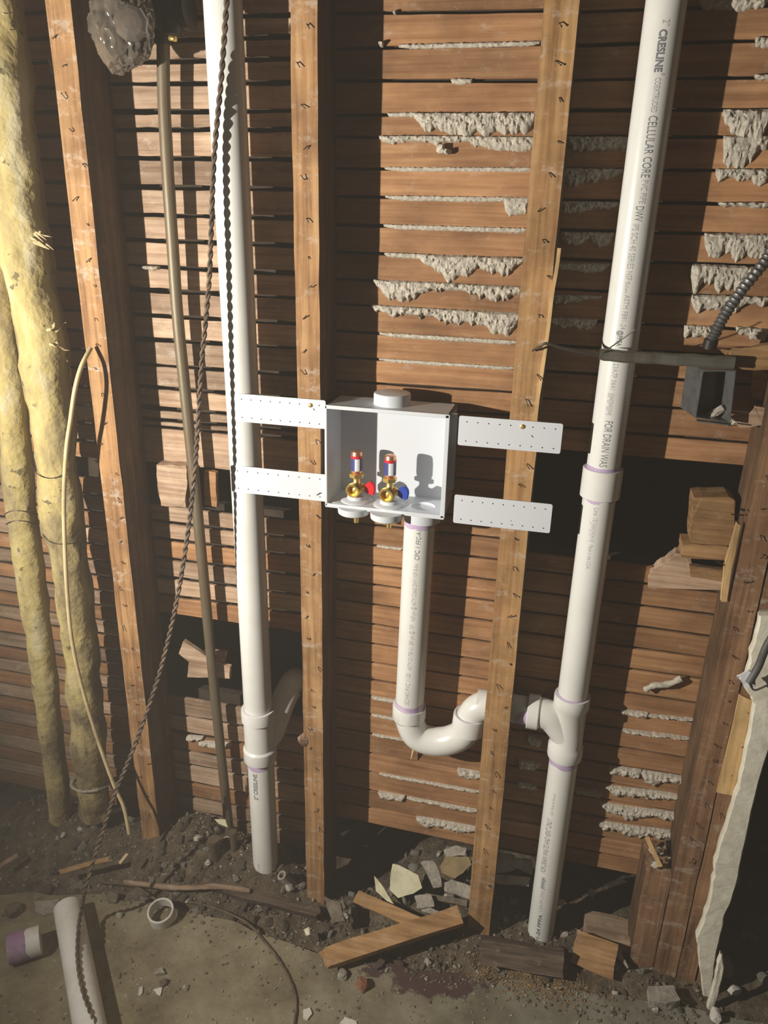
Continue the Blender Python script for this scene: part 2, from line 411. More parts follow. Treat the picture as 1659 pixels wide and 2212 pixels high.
LEFT = [-25, 40, 86, 132, 181, 241, 280, 342, 405, 465, 521, 579, 630, 684, 736, 791, 840, 884, 908, 924, 1007]
LEFT2 = [1092, 1130, 1167, 1208, 1248, 1287, 1328]
LEFT3 = [1500, 1542, 1578, 1615, 1645, 1682, 1713, 1743, 1776]
k = 100
for rows in (LEFT, LEFT2, LEFT3):
    for a, b in zip(rows, rows[1:]):
        k += 1; za = zrow(370, a); zb = zrow(370, b); tl = noise.noise(Vector((k*1.3, 0, 0)))*.005
        x0, x1 = -.875, -.452
        if rows is not LEFT:
            x0 += noise.noise(Vector((k*5.1, 2, 0)))*.008 - .02
            x1 = -.452 if k % 3 else -.50+noise.noise(Vector((k*2.1, 2, 0)))*.05
        mt = M['lath_grey'] if rows is LEFT or k % 3 else M['lath']
        lath(wall_left, x0, x1, za+tl, za-tl, zb+tl, zb-tl, mt, seed=k, gap=.0042, jit=.0012, ragged=.006 if rows is not LEFT else 0)
# far left bay
zs = 1.92
while zs > .04:
    k += 1; h = .040+noise.noise(Vector((k*2.7, 0, 3)))*.005
    if not (.98 < zs < 1.03):
        lath(wall_left, -1.45, -.875, zs, zs, zs-h, zs-h, M['lath'] if k % 2 else M['lath_grey'], seed=k, gap=.0036, jit=.001)
    zs -= h
RIGHT = [(1600, v) for v in (-60, 14, 89, 168, 237, 296, 369, 441, 507, 573, 642, 711, 770, 829, 892, 955, 1008)]
RIGHT2 = [(1390, v) for v in (1219, 1261, 1309, 1355, 1402, 1449)]+[(1346, v) for v in (1495, 1537, 1576, 1615, 1655, 1696, 1734, 1775, 1817, 1852, 1886)]
rz = []
for rows in (RIGHT, RIGHT2):
    for (pa, a), (pb, b) in zip(rows, rows[1:]):
        k += 1; za = zrow(pa, a); zb = zrow(pb, b); tl = noise.noise(Vector((k*1.3, 0, 0)))*.002
        lath(wall_right, MX1, .43 if rows is RIGHT else .40, za+tl, za-tl, zb+tl, zb-tl, M['lath'], seed=k, gap=.0026)
# dark backing behind the lath (old room lining of the other side)
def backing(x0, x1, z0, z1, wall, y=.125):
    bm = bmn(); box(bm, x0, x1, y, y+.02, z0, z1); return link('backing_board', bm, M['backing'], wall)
backing(-1.7, -.900, .02, 2.2, wall_left, .14)
for a_, b_ in ((zrow(370, 1776), zrow(370, 1500)), (zrow(370, 1328), zrow(370, 1092)), (zrow(370, 1007), 2.2)): backing(-.900, -.452, a_, b_, wall_left, .14)
backing(-.452, -.062, .145, 2.2, wall_mid, .118)
for a_, b_ in ((.18, zrow(1390, 1219)), (zrow(1600, 1008), 2.2)): backing(-.062, .405, a_, b_, wall_right, .125)
bm = bmn(); box(bm, -1.8, 1.6, .66, .70, -.3, 2.2); structure(link('wall_far', bm, M['backing']), 'dark wall of the void behind the lath')

# plaster keys: mortar that oozed between the laths and hardened
def ooze(wall, x0, x1, z, h, seed, thick=.010, thin=.35, z1=None, mt=None):
    if z1 is None: z1 = z
    bm = bmn(); n = max(8, int((x1-x0)/.0018)); m_ = 12; rows = []
    for i in range(n+1):
        t = i/n; x = x0+(x1-x0)*t
        env = min(1, t*9, (1-t)*12)**.5
        d = h*(thin+(1-thin)*max(0, .5+1.1*noise.noise(Vector((x*16, seed*3.7, 0)))+.5*noise.noise(Vector((x*60, seed, 2)))+.35*noise.noise(Vector((x*170, seed, 5)))))*max(.25, env)
        zz = z+(z1-z)*t; ring = []
        tk = thick*(.55+.45*env)
        for j in range(m_+1):
            u = j/m_                      # top (in the gap) to the ragged hem
            zc = zz+.003-(d+.003)*u+noise.noise(Vector((x*190, u*3, seed)))*.0011
            yc = DL-.0012-tk*(math.sin(math.pi*min(1, u*.9+.12))**.6)*(1+.4*noise.noise(Vector((x*110, zc*130, seed)))+.3*noise.noise(Vector((x*300, zc*300, seed))))
            if u == 0: yc = DL+.002
            if u == 1: yc = DL-.0004
            ring.append(bm.verts.new((x+noise.noise(Vector((x*150, zc*150, seed+9)))*.0015, yc, zc)))
        ring.append(bm.verts.new((x, DL+.004, zz-d*.5)))
        rows.append(ring)
    m2 = m_+2
    for A, B in zip(rows, rows[1:]):
        for j in range(m2): bm.faces.new((A[j], B[j], B[(j+1) % m2], A[(j+1) % m2]))
    bm.faces.new(rows[0][::-1]); bm.faces.new(rows[-1])
    return link('plaster_key', bm, mt or M['key'], wall, smooth=True)
def oozepx(wall, pxa, pya, pxb, pyb, hpx, seed, thick=.010, thin=.35):
    a = PY(pxa, pya, DL); b = PY(pxb, pyb, DL); ooze(wall, a.x, b.x, a.z, hpx/1180., seed, thick, thin, b.z)
def nearest(i, x): return mid_z(i, x)
def ooze_mid(i, pxa, pxb, hpx, seed, thick=.010, thin=.35):
    a = PY(pxa, MID[i][0], DL).x; b = PY(pxb, MID[i][0], DL).x
    ooze(wall_mid, a, b, mid_z(i, a), hpx/1180., seed, thick, thin, mid_z(i, b))
for args in [(2, 862, 1165, 5, 1, .004, .8), (3, 975, 1020, 8, 2, .005, .5), (4, 838, 900, 5, 3, .004, .8), (4, 896, 1160, 42, 4, .013, .55), (5, 822, 1170, 24, 5, .009, .3),
             (6, 832, 1155, 5, 6, .003, .8), (7, 834, 1145, 7, 7, .004, .8), (8, 830, 1145, 8, 8, .004, .8), (9, 832, 925, 8, 9, .005, .8), (9, 905, 1135, 42, 10, .011, .35),
             (10, 808, 1130, 42, 11, .011, .28), (11, 804, 1125, 45, 12, .012, .32), (12, 820, 1122, 7, 13, .004, .8), (13, 820, 1115, 5, 14, .003, .8), (7, 1090, 1143, 36, 15, .008, .7),
             (22, 815, 870, 5, 16, .003, .8), (30, 803, 870, 10, 17, .005, .6), (31, 803, 860, 6, 18, .004, .6), (32, 805, 900, 6, 19, .004, .6), (34, 820, 1040, 9, 20, .005, .4),
             (33, 990, 1045, 26, 21, .008, .7), (35, 818, 875, 22, 22, .008, .5), (35, 880, 1036, 12, 23, .006, .4), (36, 900, 1034, 38, 24, .009, .45)]:
    ooze_mid(*args)
for a in [(1510, 2, 1659, 2, 22), (1562, 240, 1664, 240, 62), (1563, 297, 1664, 297, 52), (1546, 369, 1664, 369, 32), (1552, 441, 1664, 441, 8), (1522, 507, 1664, 509, 52), (1493, 573, 1625, 580, 66),
          (1494, 640, 1664, 645, 32), (1478, 704, 1545, 708, 40), (1590, 708, 1664, 714, 20), (1632, 86, 1664, 88, 12), (1630, 165, 1664, 166, 10), (1555, 905, 1664, 905, 20),
          (1222, 299, 1370, 299, 22), (1215, 368, 1345, 368, 32), (1208, 438, 1335, 440, 26), (1210, 505, 1325, 506, 24), (1200, 572, 1315, 573, 16), (1190, 640, 1300, 642, 14), (1185, 690, 1290, 692, 18),
          (1340, 1532, 1400, 1540, 14), (1400, 1543, 1500, 1553, 5), (1345, 1576, 1495, 1594, 6), (1315, 1655, 1385, 1665, 26), (1385, 1666, 1482, 1680, 42), (1308, 1697, 1474, 1718, 36),
          (1295, 1733, 1466, 1758, 38), (1292, 1773, 1460, 1798, 40), (1120, 1640, 1165, 1648, 30), (1118, 1690, 1160, 1698, 26), (1240, 1700, 1300, 1710, 24), (1140, 1590, 1170, 1598, 26)]:
    oozepx(wall_right, *a, seed=a[0]*.37+a[1])
for a in [(820, 95, 830, 95, 8), (310, 577, 345, 578, 12), (170, 880, 207, 882, 34), (850, 30, 856, 30, 6), (108, 130, 122, 130, 20), (114, 150, 124, 155, 18), (405, 1590, 440, 1592, 22), (430, 1600, 500, 1606, 24)]:
    oozepx(wall_left, *a, seed=a[0]*.37+a[1])
# curl of mortar under the second ooze
bm = bmn(); c = PY(952, 322, DL-.01); rock(bm, c, (.010, .006, .009), 3.3); c = PY(966, 328, DL-.012); rock(bm, c, (.005, .005, .010), 5.3); link('plaster_key', bm, M['key'], wall_mid, smooth=True)

# ------------------------------------------------------------------ studs with bent lath nails
def nail(parent, x, z, y, seed, mt='nail'):
    r = random.Random(seed); bm = bmn()
    a = Vector((x, y+.004, z)); L = r.uniform(.002, .006); d1 = Vector((r.uniform(-.5, .5), -1, r.uniform(-.3, .3))).normalized()
    p1 = a+d1*(L+.004); ang = r.choice([-.6, -.9, -1.2, 2.2, .7, -2.4]); d2 = Vector((math.cos(ang), -.25, math.sin(ang))).normalized()
    p2 = p1+d2*r.uniform(.004, .011)
    pts = [a, a.lerp(p1, .6), p1, p1.lerp(p2, .4), p2]
    tube(bm, pts, [.0008, .0008, .0008, .0008, .0007], 6)
    if r.random() < .4: bmesh.ops.create_icosphere(bm, subdivisions=1, radius=.0015, matrix=Matrix.Translation(p2))
    link('nail', bm, M[mt], parent)
def stud(x0, x1, z0, z1, mt, label, y0=0, y1=DL-.002, n=40, nails=26, seed=1, group=None, zn=None):
    t = thing('wall_stud', label, 'stud', ((x0+x1)/2, (y0+y1)/2, z0), group)
    bm = bmn(); beam(bm, ((x0+x1)/2, (y0+y1)/2, z0), ((x0+x1)/2, (y0+y1)/2, z1), (1, 0, 0), x1-x0, y1-y0, n=n, jit=.0013, seed=seed)
    tb = link('timber', bm, mt, t); tb.data.materials.append(M['stud_side'])   # side faces take a darker wood, their shade painted into the colour
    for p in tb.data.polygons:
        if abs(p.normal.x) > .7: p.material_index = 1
    za, zb = zn or (max(z0, .12), min(z1, 1.86))
    r = random.Random(seed)
    for i in range(nails):
        z = za+(zb-za)*(i+.5)/nails+r.uniform(-.008, .008)
        nail(t, x0+(x1-x0)*r.uniform(.3, .8), z, y0, seed*100+i)
    return t
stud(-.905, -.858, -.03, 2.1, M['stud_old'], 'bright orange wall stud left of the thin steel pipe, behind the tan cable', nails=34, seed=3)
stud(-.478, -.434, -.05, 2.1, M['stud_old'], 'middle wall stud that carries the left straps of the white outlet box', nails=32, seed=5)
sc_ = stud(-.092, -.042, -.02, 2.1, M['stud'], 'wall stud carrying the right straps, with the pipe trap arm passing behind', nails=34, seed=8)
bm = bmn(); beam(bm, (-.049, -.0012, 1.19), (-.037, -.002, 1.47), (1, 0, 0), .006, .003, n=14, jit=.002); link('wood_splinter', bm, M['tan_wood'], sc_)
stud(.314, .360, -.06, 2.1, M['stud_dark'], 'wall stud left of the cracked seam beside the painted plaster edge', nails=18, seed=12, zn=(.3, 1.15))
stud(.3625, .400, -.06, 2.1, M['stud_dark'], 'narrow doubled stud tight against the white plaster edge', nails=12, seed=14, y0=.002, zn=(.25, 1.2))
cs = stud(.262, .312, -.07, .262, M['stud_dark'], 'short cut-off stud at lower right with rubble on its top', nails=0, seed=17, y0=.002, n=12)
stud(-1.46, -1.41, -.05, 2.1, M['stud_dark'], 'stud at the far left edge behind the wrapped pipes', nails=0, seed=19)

# rubble on the short stud
grp = 'plaster crumbs on the short stud'
for i in range(10):
    bm = bmn(); x = rnd.uniform(.268, .308); y = rnd.uniform(.01, .08)
    rock(bm, (x, y, .266+rnd.uniform(0, .006)+.012*(y/.08)), (rnd.uniform(.006, .012), rnd.uniform(.006, .01), rnd.uniform(.003, .006)), i*3.1+2, 1)
    tag(link('plaster_crumb', bm, M['key'] if i % 2 else M['rubble_dark']), 'small plaster crumb lying on top of the short cut-off stud', 'crumb', grp)
bm = bmn(); beam(bm, PY(1402, 1838, .0)+Vector((0, .04, 0)), PY(1428, 1880, .0)+Vector((0, .01, 0)), (1, 0, .3), .009, .004, n=6, jit=.002)
tag(link('wood_chip', bm, M['tan_wood']), 'pale wood chip leaning on the short cut-off stud', 'wood chip')

# ------------------------------------------------------------------ plaster edge right
def strip_poly(left, right_, Y, n=40, jit=.004, seed=0):
    pts = []
    def interp(L, t):
        f = t*(len(L)-1); i = min(int(f), len(L)-2); return (L[i][0]+(L[i+1][0]-L[i][0])*(f-i), L[i][1]+(L[i+1][1]-L[i][1])*(f-i))
    A = [PY(*interp(left, i/n), Y) for i in range(n+1)]; B = [PY(*interp(right_, i/n), Y) for i in range(n+1)]
    for i, p in enumerate(A): p.x += noise.noise(Vector((p.z*40, seed, 0)))*jit + noise.noise(Vector((p.z*130, seed, 3)))*jit*.5
    for i, p in enumerate(B): p.x += noise.noise(Vector((p.z*30, seed, 7)))*jit*.6
    return A, B
pl = thing('plaster_edge', 'broken white painted plaster edge standing at the right of the studs', 'plaster', (.42, -.01, 0))
A, B = strip_poly([(1640, 1330), (1604, 1480), (1628, 1520), (1595, 1690), (1545, 1850), (1530, 1950), (1503, 2025), (1510, 2090), (1520, 2180)], [(1720, 1330), (1690, 1480), (1680, 1560), (1637, 1700), (1602, 1860), (1590, 1920), (1565, 1985), (1545, 2080), (1532, 2195)], -.022, 60, .004, 2)
def slabbed(A, B, th, name, mt, parent):
    bm = bmn(); R = []
    for a, b in zip(A, B):
        mid = a.lerp(b, .55)
        R.append([bm.verts.new(a+Vector((.001, .002, 0))), bm.verts.new(a+Vector((.004, -.001, 0))), bm.verts.new(mid+Vector((0, -.001+noise.noise(mid*30)*.002, 0))), bm.verts.new(b+Vector((-.003, -.001, 0))), bm.verts.new(b+Vector((0, .003, 0))), bm.verts.new(b+Vector((0, th, 0))), bm.verts.new(a+Vector((.002, th, 0)))])
    for P, Q in zip(R, R[1:]):
        for k in range(7): bm.faces.new((P[k], Q[k], Q[(k+1) % 7], P[(k+1) % 7]))
    bm.faces.new(R[0][::-1]); bm.faces.new(R[-1]); return link(name, bm, mt, parent)
slabbed(A, B, .016, 'finish_coat', M['white_plaster'], pl)
A2 = [a+Vector((.004, .017, 0)) for a in A]; B2 = [b+Vector((-.004, .017, 0)) for b in B]
slabbed(A2, B2, .012, 'brown_coat', M['rubble'], pl)
bm = bmn(); A3, B3 = strip_poly([(1553, 2060), (1545, 2100), (1535, 2140), (1525, 2180)], [(1562, 2066), (1566, 2092), (1556, 2140), (1540, 2190)], -.05, 16, .003, 9)
o = None
pe = thing('plaster_shard', 'tall yellowish plaster shard leaning at the foot of the white plaster edge', 'plaster', (.47, -.05, 0)); bm.free()
slabbed(A3, B3, .01, 'finish_coat', M['white_plaster'], pe)
# fresh split wood strip beside the plaster
bm = bmn(); prism(bm, [PY(px, py, -.003) for px, py in ((1597, 1500), (1640, 1520), (1605, 1640), (1590, 1720), (1548, 1712), (1565, 1640))], (0, -1, 0), .01, .002, 3)
tag(link('lath_stub', bm, M['tan_wood']), 'tan wooden lath strip nailed between the stud seam and plaster edge', 'wood strip')
bm = bmn(); prism(bm, [PY(px, py, -.004) for px, py in ((1592, 1130), (1600, 1135), (1580, 1230), (1570, 1300), (1558, 1300), (1565, 1225))], (0, -1, 0), .012, .001, 3)
tag(link('wood_splinter', bm, M['tan_wood']), 'bright yellow splinter standing on the left edge of the doubled stud', 'splinter')
# plaster lining beyond, going into the dark room
bm = bmn(); box(bm, .405, .425, .0, .099, -.1, 2.1); structure(link('wall_side', bm, M['stud_dark']), 'timber lining behind the plaster edge')

# ------------------------------------------------------------------ white outlet box
BX0, BX1, BY0, BY1, BZ0, BZ1 = -.4215, -.1945, -.012, .080, .998, 1.1905
ob = thing('washing_machine_outlet_box', 'white plastic laundry outlet box with two brass valves, strapped between the studs', 'outlet box', ((BX0+BX1)/2, BY1, BZ0))
bm = bmn(); T = .0045
box(bm, BX0, BX1, BY1-T, BY1, BZ0, BZ1, .001)                                    # back
box(bm, BX0, BX0+T, BY0, BY1, BZ0, BZ1, .001); box(bm, BX1-T, BX1, BY0, BY1, BZ0, BZ1, .001)
box(bm, BX0, BX1, BY0, BY1, BZ1-T, BZ1, .001)
# floor of the box with a real drain hole
dh = PZ(914, 1094, BZ0+.004); hr = .0225
ring1, ring2 = [], []; seg = 40
for zz, ring in ((BZ0, ring1), (BZ0+T, ring2)):
    inner = []; outer = []
    for k_ in range(seg):
        a = 2*math.pi*k_/seg; dx, dy_ = math.cos(a), math.sin(a)
        inner.append(bm.verts.new((dh.x+dx*hr, dh.y+dy_*hr, zz)))
        sx = ((BX1-dh.x) if dx > 0 else (BX0-dh.x))/dx if abs(dx) > 1e-6 else 1e9
        sy = ((BY1-dh.y) if dy_ > 0 else (BY0-dh.y))/dy_ if abs(dy_) > 1e-6 else 1e9
        s_ = min(sx, sy); outer.append(bm.verts.new((dh.x+dx*s_, dh.y+dy_*s_, zz)))
    ring.append(inner); ring.append(outer)
    for k_ in range(seg): bm.faces.new((inner[k_], inner[(k_+1) % seg], outer[(k_+1) % seg], outer[k_]))
for k_ in range(seg): bm.faces.new((ring1[0][k_], ring1[0][(k_+1) % seg], ring2[0][(k_+1) % seg], ring2[0][k_])); bm.faces.new((ring1[1][k_], ring1[1][(k_+1) % seg], ring2[1][(k_+1) % seg], ring2[1][k_]))
box(bm, BX0, BX1, BY0-.001, BY0+.003, BZ0-.003, BZ0+.005, .001); box(bm, BX0, BX1, BY0-.001, BY0+.003, BZ1-.006, BZ1+.001, .001)
box(bm, BX0-.0005, BX0+.004, BY0-.001, BY0+.003, BZ0, BZ1, .0008); box(bm, BX1-.007, BX1+.001, BY0-.001, BY0+.003, BZ0, BZ1, .0008)
box(bm, BX1-.001, BX1+.012, .004, .0065, 1.05, 1.19); 
link('shell', bm, M['boxplastic'], ob)
cp = PZ(847, 872, BZ1)
bm = bmn(); lathe(bm, (cp.x, cp.y, BZ1), (0, 0, 1), [(0, .034), (.018, .034), (.0205, .0325), (.021, .030)], 40); link('cap', bm, M['boxplastic'], ob, True)
def strap(x0, x1, z0, z1, nh, screw=None, lab=None, slots=False):
    bm = bmn(); prof = []
    cr = .0035
    for (cx_, cz_, a0) in ((x1-cr, z1-cr, 0), (x0+cr, z1-cr, 90), (x0+cr, z0+cr, 180), (x1-cr, z0+cr, 270)):
        for q in range(5):
            a = math.radians(a0+q*22.5); prof.append(Vector((cx_+cr*math.cos(a), -.0045, cz_+cr*math.sin(a))))
    prism(bm, prof, (0, -1, 0), .0016)
    s = link('mounting_strap', bm, M['boxplastic'], ob)
    for row, zz in enumerate((z1-.010, z0+.0085)):
        bm = bmn()
        for i in range(nh):
            x = x0+.014+(x1-x0-.026)*i/(nh-1)
            lathe(bm, (x, -.0040, zz), (0, -1, 0), [(0, .0011), (.0009, .0011)], 10)
        link('screw_holes', bm, M['hole'], s)
    if screw:
        bm = bmn(); lathe(bm, (screw[0], -.0040, screw[1]), (0, -1, 0), [(0, .004), (.0018, .004), (.0028, .0028), (.0029, .0015), (.0019, .001)], 20); link('screw', bm, M['brass'], s, True)
    return s
p_ = PY(672, 874, 0); q_ = PY(1129, 920, 0)
strap(-.600, -.4225, 1.1445, 1.1975, 9, (p_.x, p_.z)); strap(-.615, -.4225, 1.0025, 1.0565, 9)
strap(-.1785, -.001, 1.1365, 1.1895, 9, (q_.x, q_.z)); strap(-.1785, -.004, .9885, 1.0435, 9)
# sockets below
for px, py in ((762, 1096), (833, 1108)):
    c = PZ(px, py, BZ0); bm = bmn(); lathe(bm, (c.x, c.y+.008, BZ0), (0, 0, -1), [(0, .031), (.012, .030), (.014, .028), (.014, .012)], 36); link('knockout_socket', bm, M['boxplastic'], ob, True)
bm = bmn(); lathe(bm, (dh.x, dh.y, BZ0), (0, 0, -1), [(0, .0365), (.022, .0350), (.023, .033)], 36)
link('drain_socket', bm, M['boxplastic'], ob, True)
def valve(px, py, color, lab):
    c = PZ(px, py, BZ0+T); v = thing('water_valve', '', 'x', c)
    del v['category']; v.parent = ob; v.location = c-BASE[ob.name]; v['label'] = lab
    x, y, z = c
    bm = bmn(); lathe(bm, (x, y, z-.001), (0, 0, 1), [(0, .030), (.002, .030), (.004, .027), (.005, .018), (.010, .0175), (.0115, .016), (.0115, .010)], 36); link('flange', bm, M['boxplastic'], v, True)
    bm = bmn()
    lathe(bm, (x, y, z-.032), (0, 0, 1), [(-.014, .0048), (.033, .0048), (.034, .0085), (.045, .0085), (.047, .011), (.052, .0125), (.060, .0125), (.066, .009), (.070, .0065), (.077, .0065), (.078, .011), (.0785, .0115), (.086, .0115), (.087, .009)], 8 if False else 24)
    # hex ring
    lathe(bm, (x, y, z+.046), (0, 0, 1), [(0, .0125), (.0005, .0138), (.0075, .0138), (.008, .0125)], 6)
    # front outlet, threaded
    oz = z+.027; d = Vector((-.12, -1, -.12))
    lathe(bm, (x, y, oz), d, [(0, .009), (.012, .009), (.0125, .0135), (.0135, .0125), (.0145, .0138), (.0155, .0125), (.0165, .0138), (.0175, .0125), (.0185, .0138), (.0195, .0125), (.0205, .0138), (.022, .0130), (.022, .0105), (.012, .0098), (.012, .001)], 28)
    lathe(bm, (x, y, oz), (1, -.1, .05), [(0, .0085), (.012, .0085), (.0125, .006), (.018, .006)], 20)
    link('valve_body', bm, M['brass'], v, True)
    bm = bmn(); h = Vector((x+.017, y-.002, oz+.001))
    pts = [h+Vector(q) for q in ((-.003, 0, -.004), (.004, 0, -.010), (.011, 0, -.013), (.018, 0, -.013), (.0205, 0, -.002), (.019, 0, .007), (.012, 0, .013), (.007, 0, .012), (.002, 0, .005), (-.003, 0, .004))]
    pts = [p+Vector((0, -.004, 0)) for p in pts]
    prism(bm, pts, (0, -1, 0), .009); bmesh.ops.bevel(bm, geom=bm.edges[:], offset=.0012, segments=2, affect='EDGES')
    link('valve_handle', bm, M[color], v)
    az = z+.054+.0005
    bm = bmn(); lathe(bm, (x, y, az), (0, 0, 1), [(0, .0075), (.002, .0108), (.038, .0108), (.042, .0098), (.0435, .007), (.044, .003)], 28); a = link('hammer_arrester', bm, M['copper'], v, True)
    bm = bmn(); lathe(bm, (x, y, az+.006), (0, 0, 1), [(0, .0112), (.024, .0112)], 28); link('navy_band', bm, M['navy'], a, True)
    bm = bmn()
    for k_ in range(7):      # pale lettering patch wrapped on the right of the band
        ang = math.radians(-52+k_*7)
        p = Vector((x+.01128*math.sin(ang+.9), y-.01128*math.cos(ang+.9), az+.018)); n_ = (p-Vector((x, y, az+.018))).normalized(); tt = Vector((-n_.y, n_.x, 0))
        bmesh.ops.create_cube(bm, size=1, matrix=Matrix.Translation(p) @ Matrix(((tt.x, n_.x, 0), (tt.y, n_.y, 0), (0, 0, 1))).to_4x4() @ Matrix.Diagonal((.0014, .0004, .0235, 1)))
    link('label', bm, M['labelwhite'], a)
    bm = bmn(); lathe(bm, (x, y, az+.030), (0, 0, 1), [(0, .0112), (.005, .0112)], 28); link('red_band', bm, M['red'], a, True)
valve(770, 1080, 'red', 'brass valve with red handle'); valve(841, 1090, 'blue', 'brass valve with blue handle')
# ------------------------------------------------------------------ lettering helper
dg = None
def lettering(text, p0, axis, up, centre_line, r, length, parent, mt, height=None, bold=0, x_h=None):
    """print on a pipe: text starts at p0 and runs along axis; 'up' is the direction the letter tops face"""
    cu = bpy.data.curves.new('print', 'FONT'); cu.body = text; cu.size = 1; cu.offset = bold; cu.resolution_u = 3
    o = bpy.data.objects.new('print', cu); C.objects.link(o); d = bpy.context.evaluated_depsgraph_get()
    me = bpy.data.meshes.new_from_object(o.evaluated_get(d)); bpy.data.objects.remove(o)
    bm = bmn(); bm.from_mesh(me); bpy.data.meshes.remove(me); bpy.data.curves.remove(cu)
    if not bm.verts: bm.free(); return
    x0 = min(v.co.x for v in bm.verts); x1 = max(v.co.x for v in bm.verts)
    for q in (.12, .24, .36, .48, .6):
        bmesh.ops.bisect_plane(bm, geom=bm.verts[:]+bm.edges[:]+bm.faces[:], plane_co=(0, q, 0), plane_no=(0, 1, 0))
    axis = Vector(axis).normalized(); up = Vector(up).normalized(); p0 = Vector(p0); cl = Vector(centre_line)
    r0 = (p0-cl); r0 -= axis*r0.dot(axis); r0.normalize(); base = cl+axis*(p0-cl).dot(axis)
    tang = up-axis*up.dot(axis)-r0*up.dot(r0); tang.normalize(); hh = height or .012
    for v in bm.verts:
        s = (v.co.x-x0)/(x1-x0)*length; a = (v.co.y-.36)*hh/.72/r
        v.co = base+axis*s+(r0*math.cos(a)+tang*math.sin(a))*(r+.00025)
    link('lettering', bm, mt, parent)

# ------------------------------------------------------------------ right PVC stack
SX, SY, SR = .0755, .052, .0292
def sx(z): return .0735+.005*(z-.4)/1.3
def sz(py, px=1300):                                     # height on the stack's axis at image row py
    lo_, hi_ = -1.0, 3.0
    p = PY(px, py, SY-SR*.0)
    for _ in range(4):
        q = p; # refine px by following the pipe
        px2 = px
        break
    # march: find px such that x equals the axis
    a, b = 1000, 1600
    for _ in range(40):
        mpx = (a+b)/2; P_ = PY(mpx, py, SY)
        if P_.x < sx(P_.z): a = mpx
        else: b = mpx
    return PY((a+b)/2, py, SY).z
def sp(z): return Vector((sx(z), SY, z))
st = thing('drain_stack', 'tall white plastic drain stack with trap, right of the outlet box', 'drain pipe', (SX, SY, -.02))
zc1, zc0 = sz(1010), sz(1072); zt1, zt0 = sz(1500), sz(1632); zb = sz(2062)
bm = bmn(); tube(bm, [sp(zc0+.02), sp(1.3), sp(1.7), sp(2.1)], SR, 48); up_pipe = link('upper_pipe', bm, M['pvc'], st, True)
bm = bmn(); tube(bm, [sp(zt1-.03), sp(.8), sp(zc0+.02)], SR, 48); mid_pipe = link('middle_pipe', bm, M['pvc'], st, True)
bm = bmn(); tube(bm, [sp(zb-.04), sp(.2), sp(zt0+.02)], SR, 48); low_pipe = link('lower_pipe', bm, M['pvc'], st, True)
bm = bmn(); pipe_hollow(bm, sp(zc0), sp(zc1), .0350, SR-.001, 48); link('coupling', bm, M['pvc'], st, True)
def band(p0, p1, r, parent, seed=0, amp=.002, nm='primer_band', mt='primer'):
    bm = bmn(); p0 = Vector(p0); p1 = Vector(p1); t = (p1-p0).normalized(); a = Vector((0, -1, 0)) if abs(t.y) < .9 else Vector((0, 0, 1))
    u = (a-t*a.dot(t)).normalized(); v = t.cross(u); A = []; B = []
    for k_ in range(48):
        an = 2*math.pi*k_/48; d = u*math.cos(an)+v*math.sin(an); w_ = noise.noise(Vector((math.cos(an)*1.5, math.sin(an)*1.5, seed)))*amp
        A.append(bm.verts.new(p0+d*r)); B.append(bm.verts.new(p1+t*w_+d*r))
    for k_ in range(48): bm.faces.new((A[k_], A[(k_+1) % 48], B[(k_+1) % 48], B[k_]))
    link(nm, bm, M[mt], parent, True)
band(sp(zc1-.002), sp(zc1+.006), SR+.0004, st, 1, .004); band(sp(zc0+.002), sp(zc0-.004), SR+.0004, st, 2, .006)
# sanitary tee
bm = bmn(); hub = .0355
body = [sp(zt1), sp(zt1-.004), sp(zt1-.027), sp(zt1-.032), sp(zt0+.034), sp(zt0+.028), sp(zt0+.003), sp(zt0)]
tube(bm, body, [hub-.001, hub, hub, .0318, .0318, hub, hub, hub-.001], 48, cap=True)
br = PY(1152, 1537, SY)
hubz = br.z; hx = br.x
bp = smooth_path([(hx, SY, hubz), (hx+.018, SY, hubz), (hx+.038, SY, hubz-.006), (sx(.6)-.012, SY, hubz-.03), (sx(.6), SY, zt0+.045), (sx(.6), SY, zt0+.03)], 6)
tube(bm, bp, .0312, 36)
tube(bm, [(hx-.012, SY, hubz), (hx-.011, SY, hubz), (hx+.010, SY, hubz), (hx+.013, SY, hubz)], [hub-.001, hub, hub, .0315], 40)
link('sanitary_tee', bm, M['pvc'], st, True)
band(sp(zt1-.001), sp(zt1+.003), SR+.0005, st, 3, .002); band(sp(zt0+.001), sp(zt0-.014), SR+.0005, st, 4, .004)
bm = bmn(); xa = PY(1030, 1520, SY).x
tube(bm, [(xa, SY, hubz), (hx-.010, SY, hubz)], .0292, 40); link('trap_arm', bm, M['pvc'], st, True)
bm = bmn()                                             # purple primer smear on the front of the arm
rows = []
for i in range(9):
    t = i/8; x = hx-.012-.022*t; hw = .85*math.sqrt(max(0.02, 1-t**1.6)); rows.append([bm.verts.new((x, SY-.0297*math.cos(hw*(j/6*2-1)-.25), hubz+.0297*math.sin(hw*(j/6*2-1)-.25))) for j in range(7)])
for A_, B_ in zip(rows, rows[1:]):
    for j in range(6): bm.faces.new((A_[j], A_[j+1], B_[j+1], B_[j]))
link('primer_smear', bm, M['primer'], st, True)
